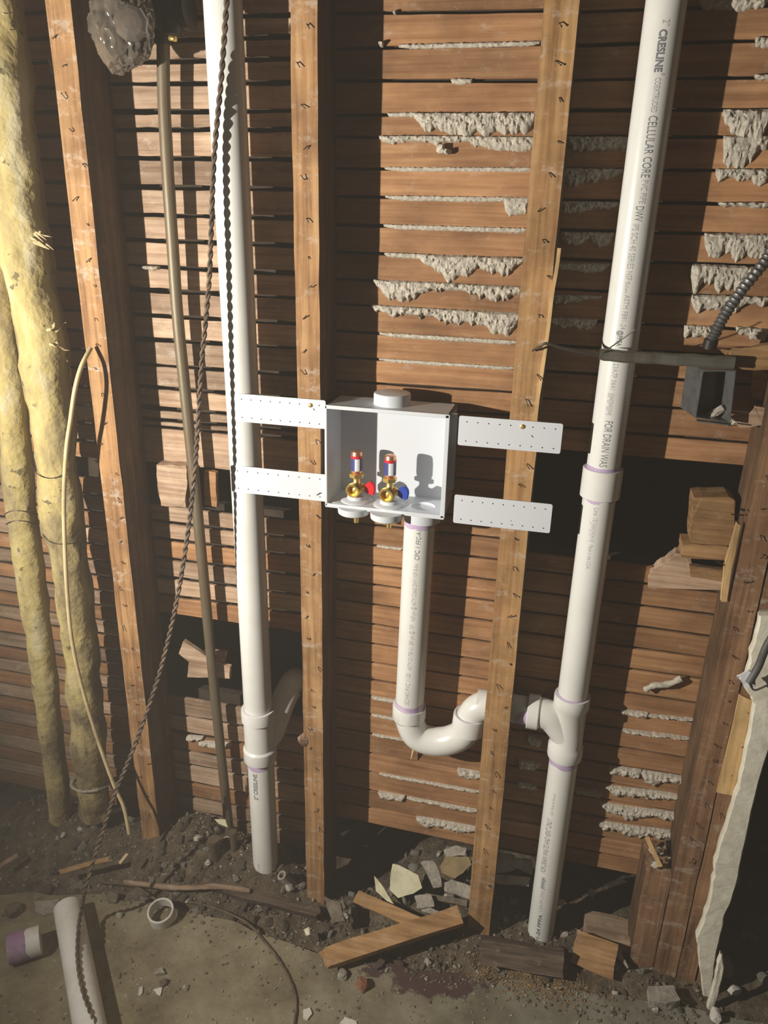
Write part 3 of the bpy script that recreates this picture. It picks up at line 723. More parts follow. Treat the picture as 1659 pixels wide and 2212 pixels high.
# trap bends
TY = SY-.006
def tp(px, py): return PY(px, py, TY)
zj = tp(884, 1532).z; xj = tp(884, 1532).x
ubend = smooth_path([(xj, TY, zj), tp(885, 1556), tp(900, 1587), tp(930, 1600), tp(965, 1600), tp(996, 1588), tp(1013, 1568)], 8)
bm = bmn(); tube(bm, ubend, .0305, 40)
tube(bm, [(xj+.0003, TY, zj+.012), (xj, TY, zj+.010), (xj, TY, zj-.018), (xj+.001, TY, zj-.021)], [.0345, .0355, .0355, .031], 40)
e0 = tp(1016, 1546); e1 = tp(1011, 1576); ed = (e0-e1).normalized()
tube(bm, [e0+ed*.004, e0+ed*.002, e1, e1-ed*.004], [.0345, .0352, .0352, .030], 40)
link('return_bend', bm, M['pvc'], st, True)
b0 = e1+ed*.004; b1 = e0+ed*.012; b3 = Vector((e0.x+.052, SY, hubz)); b2 = Vector((e0.x+.012, TY, hubz+.001))
elbow = [b0*(1-t)**3+b1*3*t*(1-t)**2+b2*3*t*t*(1-t)+b3*t**3 for t in [i/24 for i in range(25)]]
bm = bmn(); tube(bm, elbow, .0300, 40); link('trap_elbow', bm, M['pvc'], st, True)
band(e0+ed*.002, e0+ed*.005, .0312, st, 5, .003)
# standpipe
zs0 = zj; top_s = BZ0-.015
s0 = Vector((xj, TY, zj-.01)); s1 = Vector((dh.x, dh.y, top_s))
s1 = Vector((PY(905, 1160, .045).x, .045, PY(905, 1160, .045).z)); dirs = (s1-s0).normalized(); s1 = s0+dirs*((BZ0-.012-s0.z)/dirs.z)
bm = bmn(); tube(bm, [s0, s0.lerp(s1, .5), s1], .0300, 48); stand = link('standpipe', bm, M['pvc'], st, True)
band(s0+dirs*.020, s0+dirs*.0335, .0304, st, 6, .002)
band(s1-dirs*.012, s1-dirs*.028, .0303, st, 7, .006)

def on_pipe(px, py, c0, axis, r):
    """first hit of the pixel's ray on a pipe"""
    axis = Vector(axis).normalized(); d = ray(px, py); o_ = CAM-Vector(c0); d2 = d-axis*d.dot(axis); o2 = o_-axis*o_.dot(axis)
    a = d2.dot(d2); b = 2*o2.dot(d2); c = o2.dot(o2)-r*r; D = max(0, b*b-4*a*c); t = (-b-math.sqrt(D))/(2*a); return CAM+d*t
def print_on(text, pa, pb, c0, axis, r, parent, mt, h, up, bold=0):
    A_ = on_pipe(*pa, c0, axis, r); B_ = on_pipe(*pb, c0, axis, r); ax = Vector(axis).normalized()
    if (B_-A_).dot(ax) < 0: ax = -ax
    lettering(text, A_, ax, up, c0, r, abs((B_-A_).dot(ax)), parent, mt, h, bold)
sax = (sp(1.8)-sp(.4)).normalized(); sc0 = sp(1.0)
R_ = (1, 0, 0)
for txt, pa, pb, h, mt, bo in [('2"', (1440, 42), (1436, 56), .010, 'ink_light', 0), ('CRESLINE', (1434, 63), (1428, 156), .0105, 'ink', .04), ('®', (1432, 158), (1432, 163), .005, 'ink_light', 0),
        ('COEXTRUDED', (1422, 168), (1414, 243), .0085, 'ink_light', 0), ('CELLULAR CORE', (1412, 250), (1397, 384), .013, 'ink', 0), ('PVC PIPE', (1394, 389), (1386, 440), .0095, 'ink_light', 0),
        ('DWV', (1383, 446), (1378, 478), .0125, 'ink', 0), ('IPS SCH 40 SERIES NSF', (1374, 484), (1361, 606), .0095, 'ink_light', 0), ('®dwv', (1356, 608), (1354, 634), .007, 'ink_light', 0),
        ('ASTM F891-24', (1355, 637), (1342, 712), .0085, 'ink_light', 0), ('@PPFA', (1341, 714), (1335, 748), .008, 'ink', .02), ('1', (1334, 755), (1333, 760), .008, 'ink_light', 0),
        ('23A7P 0641', (1331, 785), (1324, 842), .0085, 'ink_light', 0), ('|||▮||▮|||▮|', (1322, 850), (1318, 897), .008, 'ink_light', .02), ('FOR DRAIN WAS', (1316, 910), (1300, 1009), .0135, 'ink', 0)]:
    print_on(txt.replace('▮', 'H'), pa, pb, sc0, sax, SR, up_pipe, M[mt], h, R_, bo)
for txt, pa, pb, h in [('AM', (1292, 1081), (1291, 1090), .008), ('Line 10', (1289, 1098), (1285, 1127), .0085), ('|||HH|||H||H H|', (1284, 1129), (1279, 1171), .010), ('Made in the U.S.A.', (1277, 1177), (1271, 1230), .0075)]:
    print_on(txt, pa, pb, sc0, sax, SR, mid_pipe, M['ink_light'], h, R_)
for txt, pa, pb, h, mt, bo in [('F891-24 PPFA', (1158, 2046), (1166, 1975), .008, 'ink', .03), ('13A7P ITM', (1167, 1968), (1171, 1925), .008, 'ink_light', 0), ('|HHH|H', (1171, 1920), (1174, 1896), .009, 'ink', .03),
        ('FOR DRAIN WASTE AND VENT ONLY', (1172, 1884), (1193, 1772), .0125, 'ink', 0), ('USA Made & Owned', (1191, 1762), (1200, 1716), .0065, 'ink_light', 0)]:
    print_on(txt, pa, pb, sc0, sax, SR, low_pipe, M[mt], h, (-1, 0, 0), bo)
for txt, pa, pb, h, mt in [('SCH40 PVC 1120', (878, 1522), (884, 1455), .0095, 'ink_light'), ('ASTM D1785-21 280 psi @ 73F', (884, 1448), (891, 1350), .0085, 'ink_light'), ('NSF-pw @ ASTM D2665 DWV NSF-B-dw', (891, 1342), (899, 1218), .0085, 'ink_light'), ('CPC 1', (900, 1210), (902, 1182), .0095, 'ink'), ('FFC-A1', (903, 1176), (905, 1146), .0095, 'ink')]:
    print_on(txt, pa, pb, s0, dirs, .0300, stand, M[mt], h, (-1, 0, 0))

# ------------------------------------------------------------------ left PVC vent with wye
LY, LR = .028, .0312
l_top = Vector((-.6065, LY, 2.1)); 
lp = [PY(481, 0, LY), PY(511, 700, LY), PY(543, 1300, LY), PY(571, 1800, LY)]
lt = thing('vent_pipe', 'white plastic vent pipe behind the left straps, with a wye branch low down', 'vent pipe', (lp[3].x, LY, -.02))
l0 = lp[3]; l1 = lp[0]; lax = (l1-l0).normalized()
def lz(z): return l0+lax*((z-l0.z)/lax.z)
wz1 = PY(551, 1528, LY).z; wz0 = PY(556, 1636, LY).z; lb = PY(570, 1925, LY).z
bm = bmn(); tube(bm, [lz(wz1-.02), lz(.9), lz(1.4), lz(2.1)], LR, 48); link('upper_pipe', bm, M['pvc'], lt, True)
bm = bmn(); tube(bm, [lz(lb-.03), lz(wz0+.02)], .0302, 48); llow = link('lower_pipe', bm, M['pvc'], lt, True)
bm = bmn(); tube(bm, [lz(wz1), lz(wz1-.003), lz(wz1-.028), lz(wz1-.031), lz(wz0+.035), lz(wz0+.03), lz(wz0+.003), lz(wz0)], [.037, .038, .038, .034, .034, .038, .038, .037], 48)
bpts = smooth_path([lz(wz0+.045), PY(585, 1585, .052), PY(600, 1545, .066), PY(616, 1505, .085), PY(626, 1487, .098)], 6)
tube(bm, bpts, .0285, 32); link('wye_fitting', bm, M['pvc'], lt, True)
bm = bmn(); q = smooth_path([PY(620, 1497, .093), PY(630, 1475, .104), PY(640, 1468, .125), PY(645, 1470, .16)], 6); tube(bm, q, .0270, 32); link('branch_elbow', bm, M['pvc'], lt, True)
band(lz(wz1-.001), lz(wz1+.0015), LR+.0005, lt, 8, .001); band(lz(wz0+.001), lz(wz0-.012), .0307, lt, 9, .008)
for txt, pa, pb, h, mt, bo in [('2" CRESLINE', (553, 1728), (548, 1672), .010, 'ink', .03), ('CELLULAR CORE', (548, 1668), (545, 1630), .008, 'ink_light', 0), ('USA Made & Owned', (560, 1912), (557, 1866), .0065, 'ink_light', 0)]:
    print_on(txt, pa, pb, l0, lax, .0302, llow, M[mt], h, (-1, 0, 0), bo)

# ------------------------------------------------------------------ wrapped pipes at the left
def wrapped(pts, rads, label, jit, ties, seed):
    t = thing('wrapped_pipe', label, 'old pipe', pts[-1])
    P = smooth_path(pts, 14); n = len(P)
    R = [rads[min(len(rads)-2, int(i/(n-1)*(len(rads)-1)))]*(1-(i/(n-1)*(len(rads)-1)-min(len(rads)-2, int(i/(n-1)*(len(rads)-1)))))+rads[min(len(rads)-2, int(i/(n-1)*(len(rads)-1)))+1]*(i/(n-1)*(len(rads)-1)-min(len(rads)-2, int(i/(n-1)*(len(rads)-1)))) for i in range(n)]
    bm = bmn(); tube(bm, P, R, 48, jit=jit, jscale=16); link('pipe_wrap', bm, M['wrap'], t, True)
    for z in ties:
        i = min(range(n), key=lambda j: abs(P[j].z-z)); c = P[i]; r = R[i]+.0035; bm = bmn()
        tp_ = [c+Vector((math.cos(a/28*2*math.pi)*r, math.sin(a/28*2*math.pi)*r, .010*math.sin(a/28*2*math.pi*2+seed))) for a in range(29)]
        tube(bm, tp_, .0009, 6); link('wire_tie', bm, M['wire'], t)
    return t
WY = -.005
def wp(px, py): return PY(px, py, WY)
wrapped([wp(-32, -80), wp(-2, 120), wp(38, 440), wp(91, 740), wp(132, 1078), wp(172, 1380), wp(190, 1560), wp(205, 1760)], [.050, .049, .046, .046, .042, .040, .037, .036],
        'thick yellowed pipe wrap, the larger of two old pipes left of the tan cable', .009, [1.02, .86], 1)
wrapped([wp(-60, 250), wp(-25, 500), wp(8, 740), wp(44, 1078), wp(80, 1350), wp(104, 1520), wp(133, 1790)], [.036, .035, .034, .031, .029, .028, .026],
        'slimmer yellowed pipe at the far left edge, beside the larger wrapped pipe', .005, [.91, .88], 4)
# torn collar at the foot of the larger pipe
bm = bmn(); c = wp(196, 1690)
pts = [c+Vector((math.cos(a/20*2*math.pi)*.043, math.sin(a/20*2*math.pi)*.043, .012*noise.noise(Vector((a, 2, 0)))-.01*math.sin(a/20*6.28))) for a in range(21)]
tube(bm, pts, .004, 8, jit=.003, jscale=60); tag(link('torn_wrap_collar', bm, M['rubble']), 'ragged collar of torn wrap round the foot of the larger yellowed pipe', 'torn wrap')
# frayed tufts
for i, (px, py, dx, dz) in enumerate([(12, 35, .02, -.02), (92, 510, .03, -.016), (125, 700, .022, .01), (8, 500, -.01, -.04), (135, 745, .012, -.02)]):
    bm = bmn(); r = random.Random(i+40)
    p = wp(px, py)+Vector((0, -.01, 0))
    for j in range(7):
        a = p+Vector((r.uniform(-.01, .008), r.uniform(-.02, .01), r.uniform(-.014, .014))); b = a+Vector((dx*r.uniform(.3, 1), r.uniform(-.01, .01), dz*r.uniform(.2, 1)))
        tube(bm, [a, a.lerp(b, .5)+Vector((r.uniform(-.003, .003), 0, r.uniform(-.003, .003))), b], [.003, .0016, .0003], 5)
    tag(link('frayed_wrap', bm, M['cable_tan']), ['frayed tuft of wrap at the top of the larger old pipe', 'frayed tuft pointing right on the upper larger old pipe', 'fluffy frayed patch at the middle right of the larger old pipe', 'frayed tuft between the two old pipes', 'lowest fluffy tuft on the right edge of the larger old pipe'][i], 'torn wrap')

# ------------------------------------------------------------------ thin steel pipe and hanging lump at top left
gp = thing('steel_pipe', 'thin dull steel pipe running down between the first stud and the vent pipe', 'steel pipe', PY(495, 1790, .064))
bm = bmn(); tube(bm, smooth_path([PY(352, 60, .055), PY(356, 260, .058), PY(375, 560, .062), PY(389, 740, .064), PY(424, 1078, .064), PY(462, 1480, .064), PY(497, 1810, .064)], 8), .0112, 24, jit=.0006, jscale=40)
link('pipe', bm, M['oldpipe'], gp, True)
bm = bmn(); lathe(bm, PY(352, 96, .055), (.02, 0, 1), [(0, .014), (.01, .017), (.03, .018), (.05, .026), (.07, .026)], 24); link('pipe_fitting', bm, M['iron'], gp, True)
vt = thing('shutoff_valve', 'dark iron valve at the top edge, right of the wrapped lump', 'valve', PY(375, 20, .03))
bm = bmn(); c = PY(372, 30, .03)
lathe(bm, c+Vector((-.03, 0, .0)), (1, 0, .05), [(0, .020), (.01, .024), (.012, .030), (.022, .030), (.024, .022), (.05, .022), (.052, .028), (.062, .028), (.064, .018)], 24)
lathe(bm, c+Vector((0, 0, -.03)), (0, 0, 1), [(0, .016), (.02, .026), (.05, .028), (.12, .024)], 24); link('valve_body', bm, M['iron'], vt, True)
bm = bmn(); c = PY(366, 82, .0); tube(bm, [c, c+Vector((.012, 0, -.002))], .004, 8); link('brass_tag', bm, M['brass'], vt, True)
# crumpled plastic-wrapped lump
bm = bmn(); r_ = bmesh.ops.create_icosphere(bm, subdivisions=5, radius=1); c = PY(262, 42, -.02)
for v in r_['verts']:
    d = v.co.copy(); n1 = noise.noise(d*1.6+Vector((3, 0, 0))); n2 = abs(noise.noise(d*3.4+Vector((0, 5, 0)))); n3 = abs(noise.noise(d*8+Vector((0, 1, 7))))
    k_ = 1+.20*n1-.26*n2-.09*n3
    sxx = .060-.012*max(0, -d.z)
    v.co = c+Vector((d.x*sxx*k_, d.y*.05*k_, d.z*.078*k_))
lump = tag(link('wrapped_pipe_end', bm, M['bag'], None, True, base=c), 'shiny dark plastic-wrapped lump hanging at the upper left', 'wrapped lump')
bm = bmn(); cc = PY(283, 50, -.07)
lathe(bm, cc, (.28, -1, -.1), [(0, .027), (.004, .025), (.007, .019), (.0085, .010), (.009, .002)], 9); link('dark_round_cap', bm, M['iron'], lump, True) if False else (tag(link('dark_round_cap', bm, M['bag']), 'round dark cap set in the plastic-wrapped lump', 'pipe cap'))

# ------------------------------------------------------------------ cables
cb = [(196, 752), (176, 791), (162, 841), (152, 909), (143, 976), (138, 1078), (140, 1179), (145, 1280), (155, 1381), (175, 1476), (209, 1591), (246, 1696), (267, 1743), (279, 1801)]
cy = [-.012, -.045, -.062, -.066, -.066, -.066, -.066, -.066, -.066, -.064, -.062, -.07, -.075, -.085]
bm = bmn(); tube(bm, smooth_path([PY(a, b, c) for (a, b), c in zip(cb, cy)], 7), .0042, 12)
tag(link('tan_cable', bm, M['cable_tan'], None, True), 'stiff tan cable bowing in front of the larger yellowed pipe', 'cable')
tw = [(492, -60, -.012), (490, 0, -.012), (478, 170, -.014), (462, 350, -.022), (452, 600, -.036), (436, 780, -.054), (430, 875, -.062), (422, 1000, -.072), (411, 1110, -.081), (400, 1190, -.088), (385, 1280, -.096), (365, 1375, -.105), (338, 1476, -.125), (290, 1612, -.155), (250, 1710, -.18), (230, 1770, -.195), (203, 1855, -.22), (184, 1919, -.245)]
path = [PY(a, b, c) for a, b, c in tw]+[PZ(a, b, z) for a, b, z in ((176, 1965, .070), (170, 2007, .066), (168, 2071, .064), (179, 2138, .062), (206, 2212, .055), (240, 2290, .02))]
P = smooth_path(path, 10)
# resample evenly
Q = [P[0]]; acc = 0; step = .0022
for a, b in zip(P, P[1:]):
    L_ = (b-a).length; s_ = step-acc
    while s_ <= L_: Q.append(a.lerp(b, s_/L_)); s_ += step
    acc = L_-(s_-step)
fr = frames(Q); tc_ = thing('twisted_cable', 'dark twisted two-strand cable hanging in front of the vent pipe down to the floor', 'cable', Q[-1])
for ph in (0, math.pi):
    pts = [p+(u*math.cos(ph+i*step/.034*2*math.pi)+v*math.sin(ph+i*step/.034*2*math.pi))*.0024 for i, (p, t, u, v) in enumerate(fr)]
    bm = bmn(); tube(bm, pts, .0025, 8); link('strand', bm, M['twist'], tc_, True)
# armoured cable and its bare tail, flat steel channel, junction box
ac = thing('armoured_cable', 'grey spiral armoured cable coming down to the steel junction box', 'cable', PY(1535, 745, .02))
P = smooth_path([PY(1690, 490, .03), PY(1655, 560, .025), PY(1600, 630, .02), PY(1560, 690, .018), PY(1537, 735, .018)], 40)
bm = bmn(); tube(bm, P, [.0085+.0011*math.sin(i*1.05) for i in range(len(P))], 16); link('armour', bm, M['armor'], ac, True)
bm = bmn(); tube(bm, [PY(1537, 733, .018), PY(1532, 752, .02)], .011, 14); link('connector', bm, M['iron'], ac, True)
ch = thing('steel_channel', 'bent flat steel strip crossing the drain stack at its upper half', 'metal strip', PY(1440, 775, 0))
bm = bmn(); CYs = -.004
a0 = PY(1296, 755, -.012); a1 = PY(1590, 772, CYs); a2 = PY(1590, 797, CYs); a3 = PY(1293, 781, -.012)
ax = (a1-a0).normalized(); L_ = (a1-a0).length; w_ = (a0-a3).length*.95
sec = [(-.008, 0), (0, 0), (.0006, -.0045), (0, -.0048+0), (0, 0)]
n = 26; rows = []
for i in range(n+1):
    c = a0.lerp(a1, i/n); dz_ = noise.noise(Vector((i*.3, 0, 0)))*.0012; hh = w_*(1.0 if i else .85)
    prof = [(.010, 0), (0, 0), (-.002, -hh*.15), (-.001, -hh*.5), (-.002, -hh*.85), (0, -hh), (.010, -hh), (.011, -hh*.98), (.0008, -hh*.9), (.0008, -hh*.1), (.011, -.0006)]
    rows.append([bm.verts.new(c+Vector((0, yy+dz_, zz+dz_))) for yy, zz in prof])
for A_, B_ in zip(rows, rows[1:]):
    for j in range(11): bm.faces.new((A_[j], B_[j], B_[(j+1) % 11], A_[(j+1) % 11]))
bm.faces.new(rows[0][::-1]); bm.faces.new(rows[-1]); link('strip', bm, M['steel'], ch)
bm = bmn()
for px in (1424, 1456, 1301):
    p = PY(px, 771, -.008); lathe(bm, p+Vector((0, .002, 0)), (0, -1, 0), [(0, .002), (.003, .002)], 10)
link('rivet', bm, M['hole'], ch)
bm = bmn(); tube(bm, smooth_path([PY(1300, 767, -.006), PY(1255, 760, -.012), PY(1215, 752, -.016), PY(1180, 742, -.02), PY(1160, 752, -.014), PY(1150, 758, -.004)], 6), [.0040-.0026*i/30 for i in range(31)], 8)
tag(link('bare_wire_tail', bm, M['wire'], None, True), 'dark wire tail reaching from the steel strip to the stud', 'wire')
bm = bmn(); a_ = PY(1336, 738, -.045); tube(bm, smooth_path([PY(1300, 764, -.010), a_, PY(1372, 712, -.055)], 6), .0011, 6)
link('wire_stub', bm, M['wire'], ch)
jb = thing('junction_box', 'dented galvanised junction box with an open dark front, below the armoured cable', 'electrical box', PY(1540, 925, .03))
fx = [PY(1518, 800, .008), PY(1590, 800, .008), PY(1577, 915, .008), PY(1502, 903, .008)]
bk = [PY(1488, 797, .07), PY(1563, 800, .07), PY(1556, 905, .07), PY(1476, 888, .07)]
# keep the box prismatic: back is the front moved inward and slightly left
dv = Vector((-.018, .055, .004)); bk = [p+dv for p in fx]
bm = bmn(); F = [bm.verts.new(p) for p in fx]; Bk = [bm.verts.new(p) for p in bk]
cen = sum(fx, Vector())/4
Fi = [bm.verts.new(p.lerp(cen, .05)) for p in fx]; Bi = [bm.verts.new((p.lerp(cen+dv, .05))-dv*.04) for p in bk]
for k_ in range(4):
    j = (k_+1) % 4
    bm.faces.new((F[k_], F[j], Bk[j], Bk[k_])); bm.faces.new((Fi[k_], Bi[k_], Bi[j], Fi[j])); bm.faces.new((F[k_], Fi[k_], Fi[j], F[j]))
bm.faces.new(Bk); bm.faces.new(Bi[::-1]); link('box_shell', bm, M['armor'], jb)
bm = bmn(); rock(bm, PY(1548, 890, .030), (.010, .008, .018), 4.4, 3, .6); link('dust_clump', bm, M['rubble'], jb, True)
bm = bmn(); beam(bm, PY(1505, 908, .012), PY(1578, 918, .012), (0, 1, 0), .012, .002, n=8, jit=.002); link('bottom_lip', bm, M['armor'], jb)
# broken wood by the junction box
def woodpiece(name, pix, Y, th, mt, label, cat, sub=4, jit=.002, seed=0):
    bm = bmn(); prism(bm, [PY(a, b, Y) for a, b in pix], (0, -1, 0), th, jit, sub, seed); return tag(link(name, bm, M[mt]), label, cat)
woodpiece('broken_lath', ((1556, 754), (1580, 756), (1600, 752), (1700, 742), (1700, 806), (1610, 799), (1586, 788), (1574, 775)), .018, .02, 'board', 'splintered wooden block at the right edge, touching the steel strip', 'wood piece', 4, .004)
woodpiece('wood_block', ((1632, 806), (1700, 812), (1700, 868), (1630, 862)), .05, .03, 'board', 'square wood end at the right edge below the splintered block', 'wood piece')
woodpiece('broken_lath', ((1580, 903), (1618, 893), (1632, 878), (1700, 882), (1700, 912), (1600, 925)), .03, .012, 'lath_grey', 'grey splintered lath end pointing at the bottom of the junction box', 'wood piece', 4, .003)
woodpiece('wood_block', ((1500, 1075), (1575, 1073), (1588, 1082), (1585, 1165), (1575, 1178), (1492, 1172)), .050, .055, 'board', 'upright squared wood block in the hole, left of the doubled stud', 'wood piece')
woodpiece('wood_block', ((1475, 1176), (1572, 1180), (1570, 1211), (1472, 1205)), .045, .05, 'board', 'flat wood block right under the upright squared block', 'wood piece')
woodpiece('wood_block', ((1440, 1215), (1460, 1196), (1490, 1195), (1500, 1245), (1560, 1252), (1565, 1275), (1400, 1270), (1405, 1235)), .085, .03, 'lath_grey', 'rounded worn wood piece at the foot of the dark wall hole', 'wood piece')
woodpiece('broken_lath', ((1490, 1222), (1570, 1232), (1568, 1258), (1492, 1246)), .075, .012, 'board', 'short lath stub behind the flat wood block', 'wood piece')
for i, (a, b, c, d_) in enumerate([(1580, 1111, 1607, 1113), (1548, 1212, 1580, 1230)]):
    bm = bmn(); tube(bm, [PY(a, b, -.004), PY(c, d_, .0)], .0014, 8); p = PY(a, b, -.004)
    if i == 0: lathe(bm, PY(1604, 1100, -.003), (0, 0, -1), [(0, .0045), (.002, .0045)], 10)
    tag(link('nail', bm, M['nail']), ['headed nail sticking left out of the doubled stud beside the upright block', 'bent nail between the flat wood block and the doubled stud'][i], 'nail')
# left bay broken boards
woodpiece('broken_board', ((338, 1004), (402, 1006), (405, 1040), (400, 1080), (402, 1097), (348, 1092), (340, 1050)), .070, .028, 'lath_grey', 'weathered broken board end behind the steel pipe, left of the straps', 'board', 4, .003)
woodpiece('broken_lath', ((441, 1018), (466, 1021), (468, 1096), (442, 1090)), .085, .012, 'lath', 'short orange lath end between the steel pipe and the vent pipe', 'wood piece')
woodpiece('broken_lath', ((396, 1385), (465, 1432), (497, 1441), (496, 1466), (404, 1463), (408, 1430), (386, 1412)), .080, .010, 'lath_grey', 'tilted broken lath in the dark hole behind the twisted cable', 'wood piece')
woodpiece('broken_lath', ((442, 1405), (488, 1410), (484, 1432), (466, 1424)), .088, .010, 'lath_grey', 'small lath tip right above the tilted broken lath', 'wood piece')
# cable end at right
rc = thing('cut_cable', 'dark cable with a stripped metal end hanging over the plaster edge at right', 'cable', PY(1620, 1460, -.06))
bm = bmn(); tube(bm, smooth_path([PY(1700, 1330, -.07), PY(1659, 1390, -.065), PY(1638, 1440, -.06), PY(1618, 1474, -.058)], 8), .0065, 12); link('jacket', bm, M['armor'], rc, True)
bm = bmn(); tube(bm, smooth_path([PY(1618, 1474, -.058), PY(1628, 1490, -.062), PY(1645, 1486, -.07), PY(1668, 1474, -.07)], 8), .0018, 8); link('wire', bm, M['wire'], rc, True)
bm = bmn(); prism(bm, [PY(a, b, -.058) for a, b in ((1592, 1462), (1616, 1448), (1630, 1455), (1632, 1482), (1612, 1488), (1600, 1470))], (0, -1, 0), .004, .002, 3); link('torn_tape', bm, M['labelwhite'], rc)
# mortar-crusted stick on the right laths
bm = bmn(); tube(bm, smooth_path([PY(1393, 1490, .088), PY(1415, 1480, .085), PY(1445, 1478, .085), PY(1472, 1466, .088)], 5), [.006+.0018*noise.noise(Vector((i*.9, 0, 0))) for i in range(16)], 12, jit=.003, jscale=90)
tag(link('mortar_lump', bm, M['key'], None, True), 'long finger of rough mortar lying across the right laths', 'mortar')
bm = bmn(); tube(bm, [PY(900, 1604, .085), PY(894, 1622, .085), PY(888, 1640, .085)], [.007, .005, .001], 6)
tag(link('wood_splinter', bm, M['tan_wood']), 'tan splinter poking out below the trap bend', 'splinter')
# knob on the middle stud's left side
bm = bmn(); rock(bm, PY(656, 1597, .004), (.012, .014, .014), 1.2, 3, .15)
tag(link('mortar_lump', bm, M['stud_dark'], None, True), 'round dusty lump stuck to the left side of the middle stud', 'mortar')

# ------------------------------------------------------------------ things on the floor
fl = thing('loose_pipe', 'length of white plastic pipe lying on the floor under the twisted cable', 'pipe offcut', PZ(150, 1960, 0))
r_p = .0300
p0 = PZ(146, 1960, r_p); p1 = PZ(204, 2270, r_p)
bm = bmn(); pipe_hollow(bm, p0, p1, r_p, .0262, 48); fb = link('pipe', bm, M['pvc_dull'], fl, True)
print_on('2" PVC DWV', (215, 2195), (205, 2140), p0, (p1-p0), r_p, fb, M['ink'], .008, (-1, 0, 0), .03) if False else None
pr = PZ(352, 1985, 0); 
def shortpipe(name, label, a, b, ro, ri, mt):
    bm = bmn(); pipe_hollow(bm, a, b, ro, ri, 40); return tag(link(name, bm, M[mt], None, True), label, 'pipe offcut')
ax = Vector((.02, -.25, 1)).normalized(); c = Vector((pr.x, pr.y, .006)); shortpipe('pipe_ring', 'short white plastic ring standing open on the floor', c, c+ax*.030, .0295, .0250, 'pvc_dull')
a = PZ(18, 2052, .031); b = PZ(88, 2030, .031)
oc = thing('primed_offcut', 'short white pipe offcut smeared purple on its left half, lying on the floor', 'pipe offcut', (a.x, a.y, 0))
d_ = (b-a).normalized()
bm = bmn(); pipe_hollow(bm, a, b, .0302, .026, 40); link('pipe', bm, M['pvc_dull'], oc, True)
band(a+d_*.0005, a+d_*.036, .0306, oc, 11, .008, 'primer_smear', 'primer_deep')
# flat scrap behind the loose pipe
def flat(name, pix, z, th, mt, label, cat, tilt=(0, 0, 1), sub=3, jit=.0025, seed=0, group=None):
    n_ = Vector(tilt).normalized(); cx_ = sum(p[0] for p in pix)/len(pix); cy_ = sum(p[1] for p in pix)/len(pix); p0_ = PZ(cx_, cy_, z)
    bm = bmn(); prism(bm, [PN(a_, b_, p0_, n_) for a_, b_ in pix], n_, th, jit, sub, seed); return tag(link(name, bm, M[mt]), label, cat, group)
flat('plaster_scrap', ((73, 1948), (110, 1945), (128, 1940), (126, 1968), (95, 1977), (76, 1968)), .006, .006, 'rubble', 'flat pale plaster scrap behind the top of the loose pipe', 'plaster scrap')
flat('plaster_scrap', ((333, 2103), (349, 2088), (356, 2101)), .008, .008, 'rubble', 'triangular grey scrap below the plastic ring', 'plaster scrap')
flat('paint_chip', ((330, 2137), (351, 2132), (346, 2150), (338, 2148)), .003, .003, 'rubble_white', 'half-round white paint chip on the floor, right of the loose pipe', 'paint chip')
flat('paint_chip', ((300, 2134), (308, 2130), (307, 2146), (299, 2148)), .003, .003, 'rubble_white', 'narrow white paint chip left of the half-round one', 'paint chip')
flat('paint_chip', ((735, 2208), (745, 2196), (770, 2206), (775, 2230), (730, 2230)), .003, .003, 'rubble_white', 'white paint chip at the bottom edge, below the purple stain', 'paint chip')
flat('paint_chip', ((655, 2180), (668, 2176), (674, 2190), (664, 2202), (655, 2196)), .004, .004, 'rubble_white', 'white crumpled chip near the bottom edge, left of centre', 'paint chip')
for i, (px, py, s, mt, lab) in enumerate([(401, 2131, .008, 'rubble', 'round pale pebble right of the half-round paint chip'), (30, 1968, .022, 'rubble_dark', 'brown stone on the floor at the far left, behind the purple offcut'),
        (258, 1976, .009, 'rubble', 'pale stone on the floor between the loose pipe and the ring'), (353, 2122, .010, 'rubble_dark', 'dark stone behind the half-round paint chip'),
        (740, 2105, .014, 'rubble', 'grey stone under the left end of the loose board'), (783, 2128, .017, 'brick', 'reddish stone at the left end of the purple stain'),
        (245, 1940, .016, 'rubble_dark', 'dark stone by the top of the loose pipe shadow'), (1590, 2128, .014, 'rubble_white', 'white stone at the foot of the plaster shard'),
        (1545, 2195, .016, 'rubble_white', 'pale stone at the very foot of the plaster edge'), (925, 2062, .010, 'rubble', 'round stone right below the loose board')]):
    p = PZ(px, py, .006); bm = bmn(); rock(bm, (p.x, p.y, ground(p.x, p.y)+s*.45), (s, s*.9, s*.7), i*2.3+1, 2, .3); tag(link('stone', bm, M[mt]), lab, 'stone')
# boards
lb_ = None
bm = bmn(); A_ = PZ(702, 2072, .030); B_ = PZ(993, 1978, .055); beam(bm, A_, B_, (0.25, 1, 0.25), .040, .017, n=20, jit=.002, ends=(.02, .004), seed=4)
tag(link('loose_board', bm, M['board']), 'thick orange-brown board lying slantwise on the rubble below the trap', 'board')
bm = bmn(); beam(bm, PZ(768, 1935, .055), PZ(905, 1995, .045), (.4, 1, .5), .028, .006, n=14, jit=.002, ends=(.01, .006), seed=6)
tag(link('loose_board', bm, M['board']), 'thin brown lath lying under the thick slanted board', 'board')
bm = bmn(); beam(bm, PZ(1040, 2052, .04), PZ(1215, 2080, .035), (0, .6, 1), .05, .03, n=14, jit=.003, ends=(.01, .004), seed=8)
tag(link('charred_block', bm, M['board_dark']), 'dark weathered wood block at the foot of the drain stack', 'wood piece')
bm = bmn(); beam(bm, PZ(1240, 2045, .03), PZ(1328, 2078, .025), (0, 1, .8), .07, .03, n=10, jit=.003, ends=(.004, .004), seed=9)
tag(link('wood_block', bm, M['board']), 'brown wood block with a square end right of the stack foot', 'wood piece')
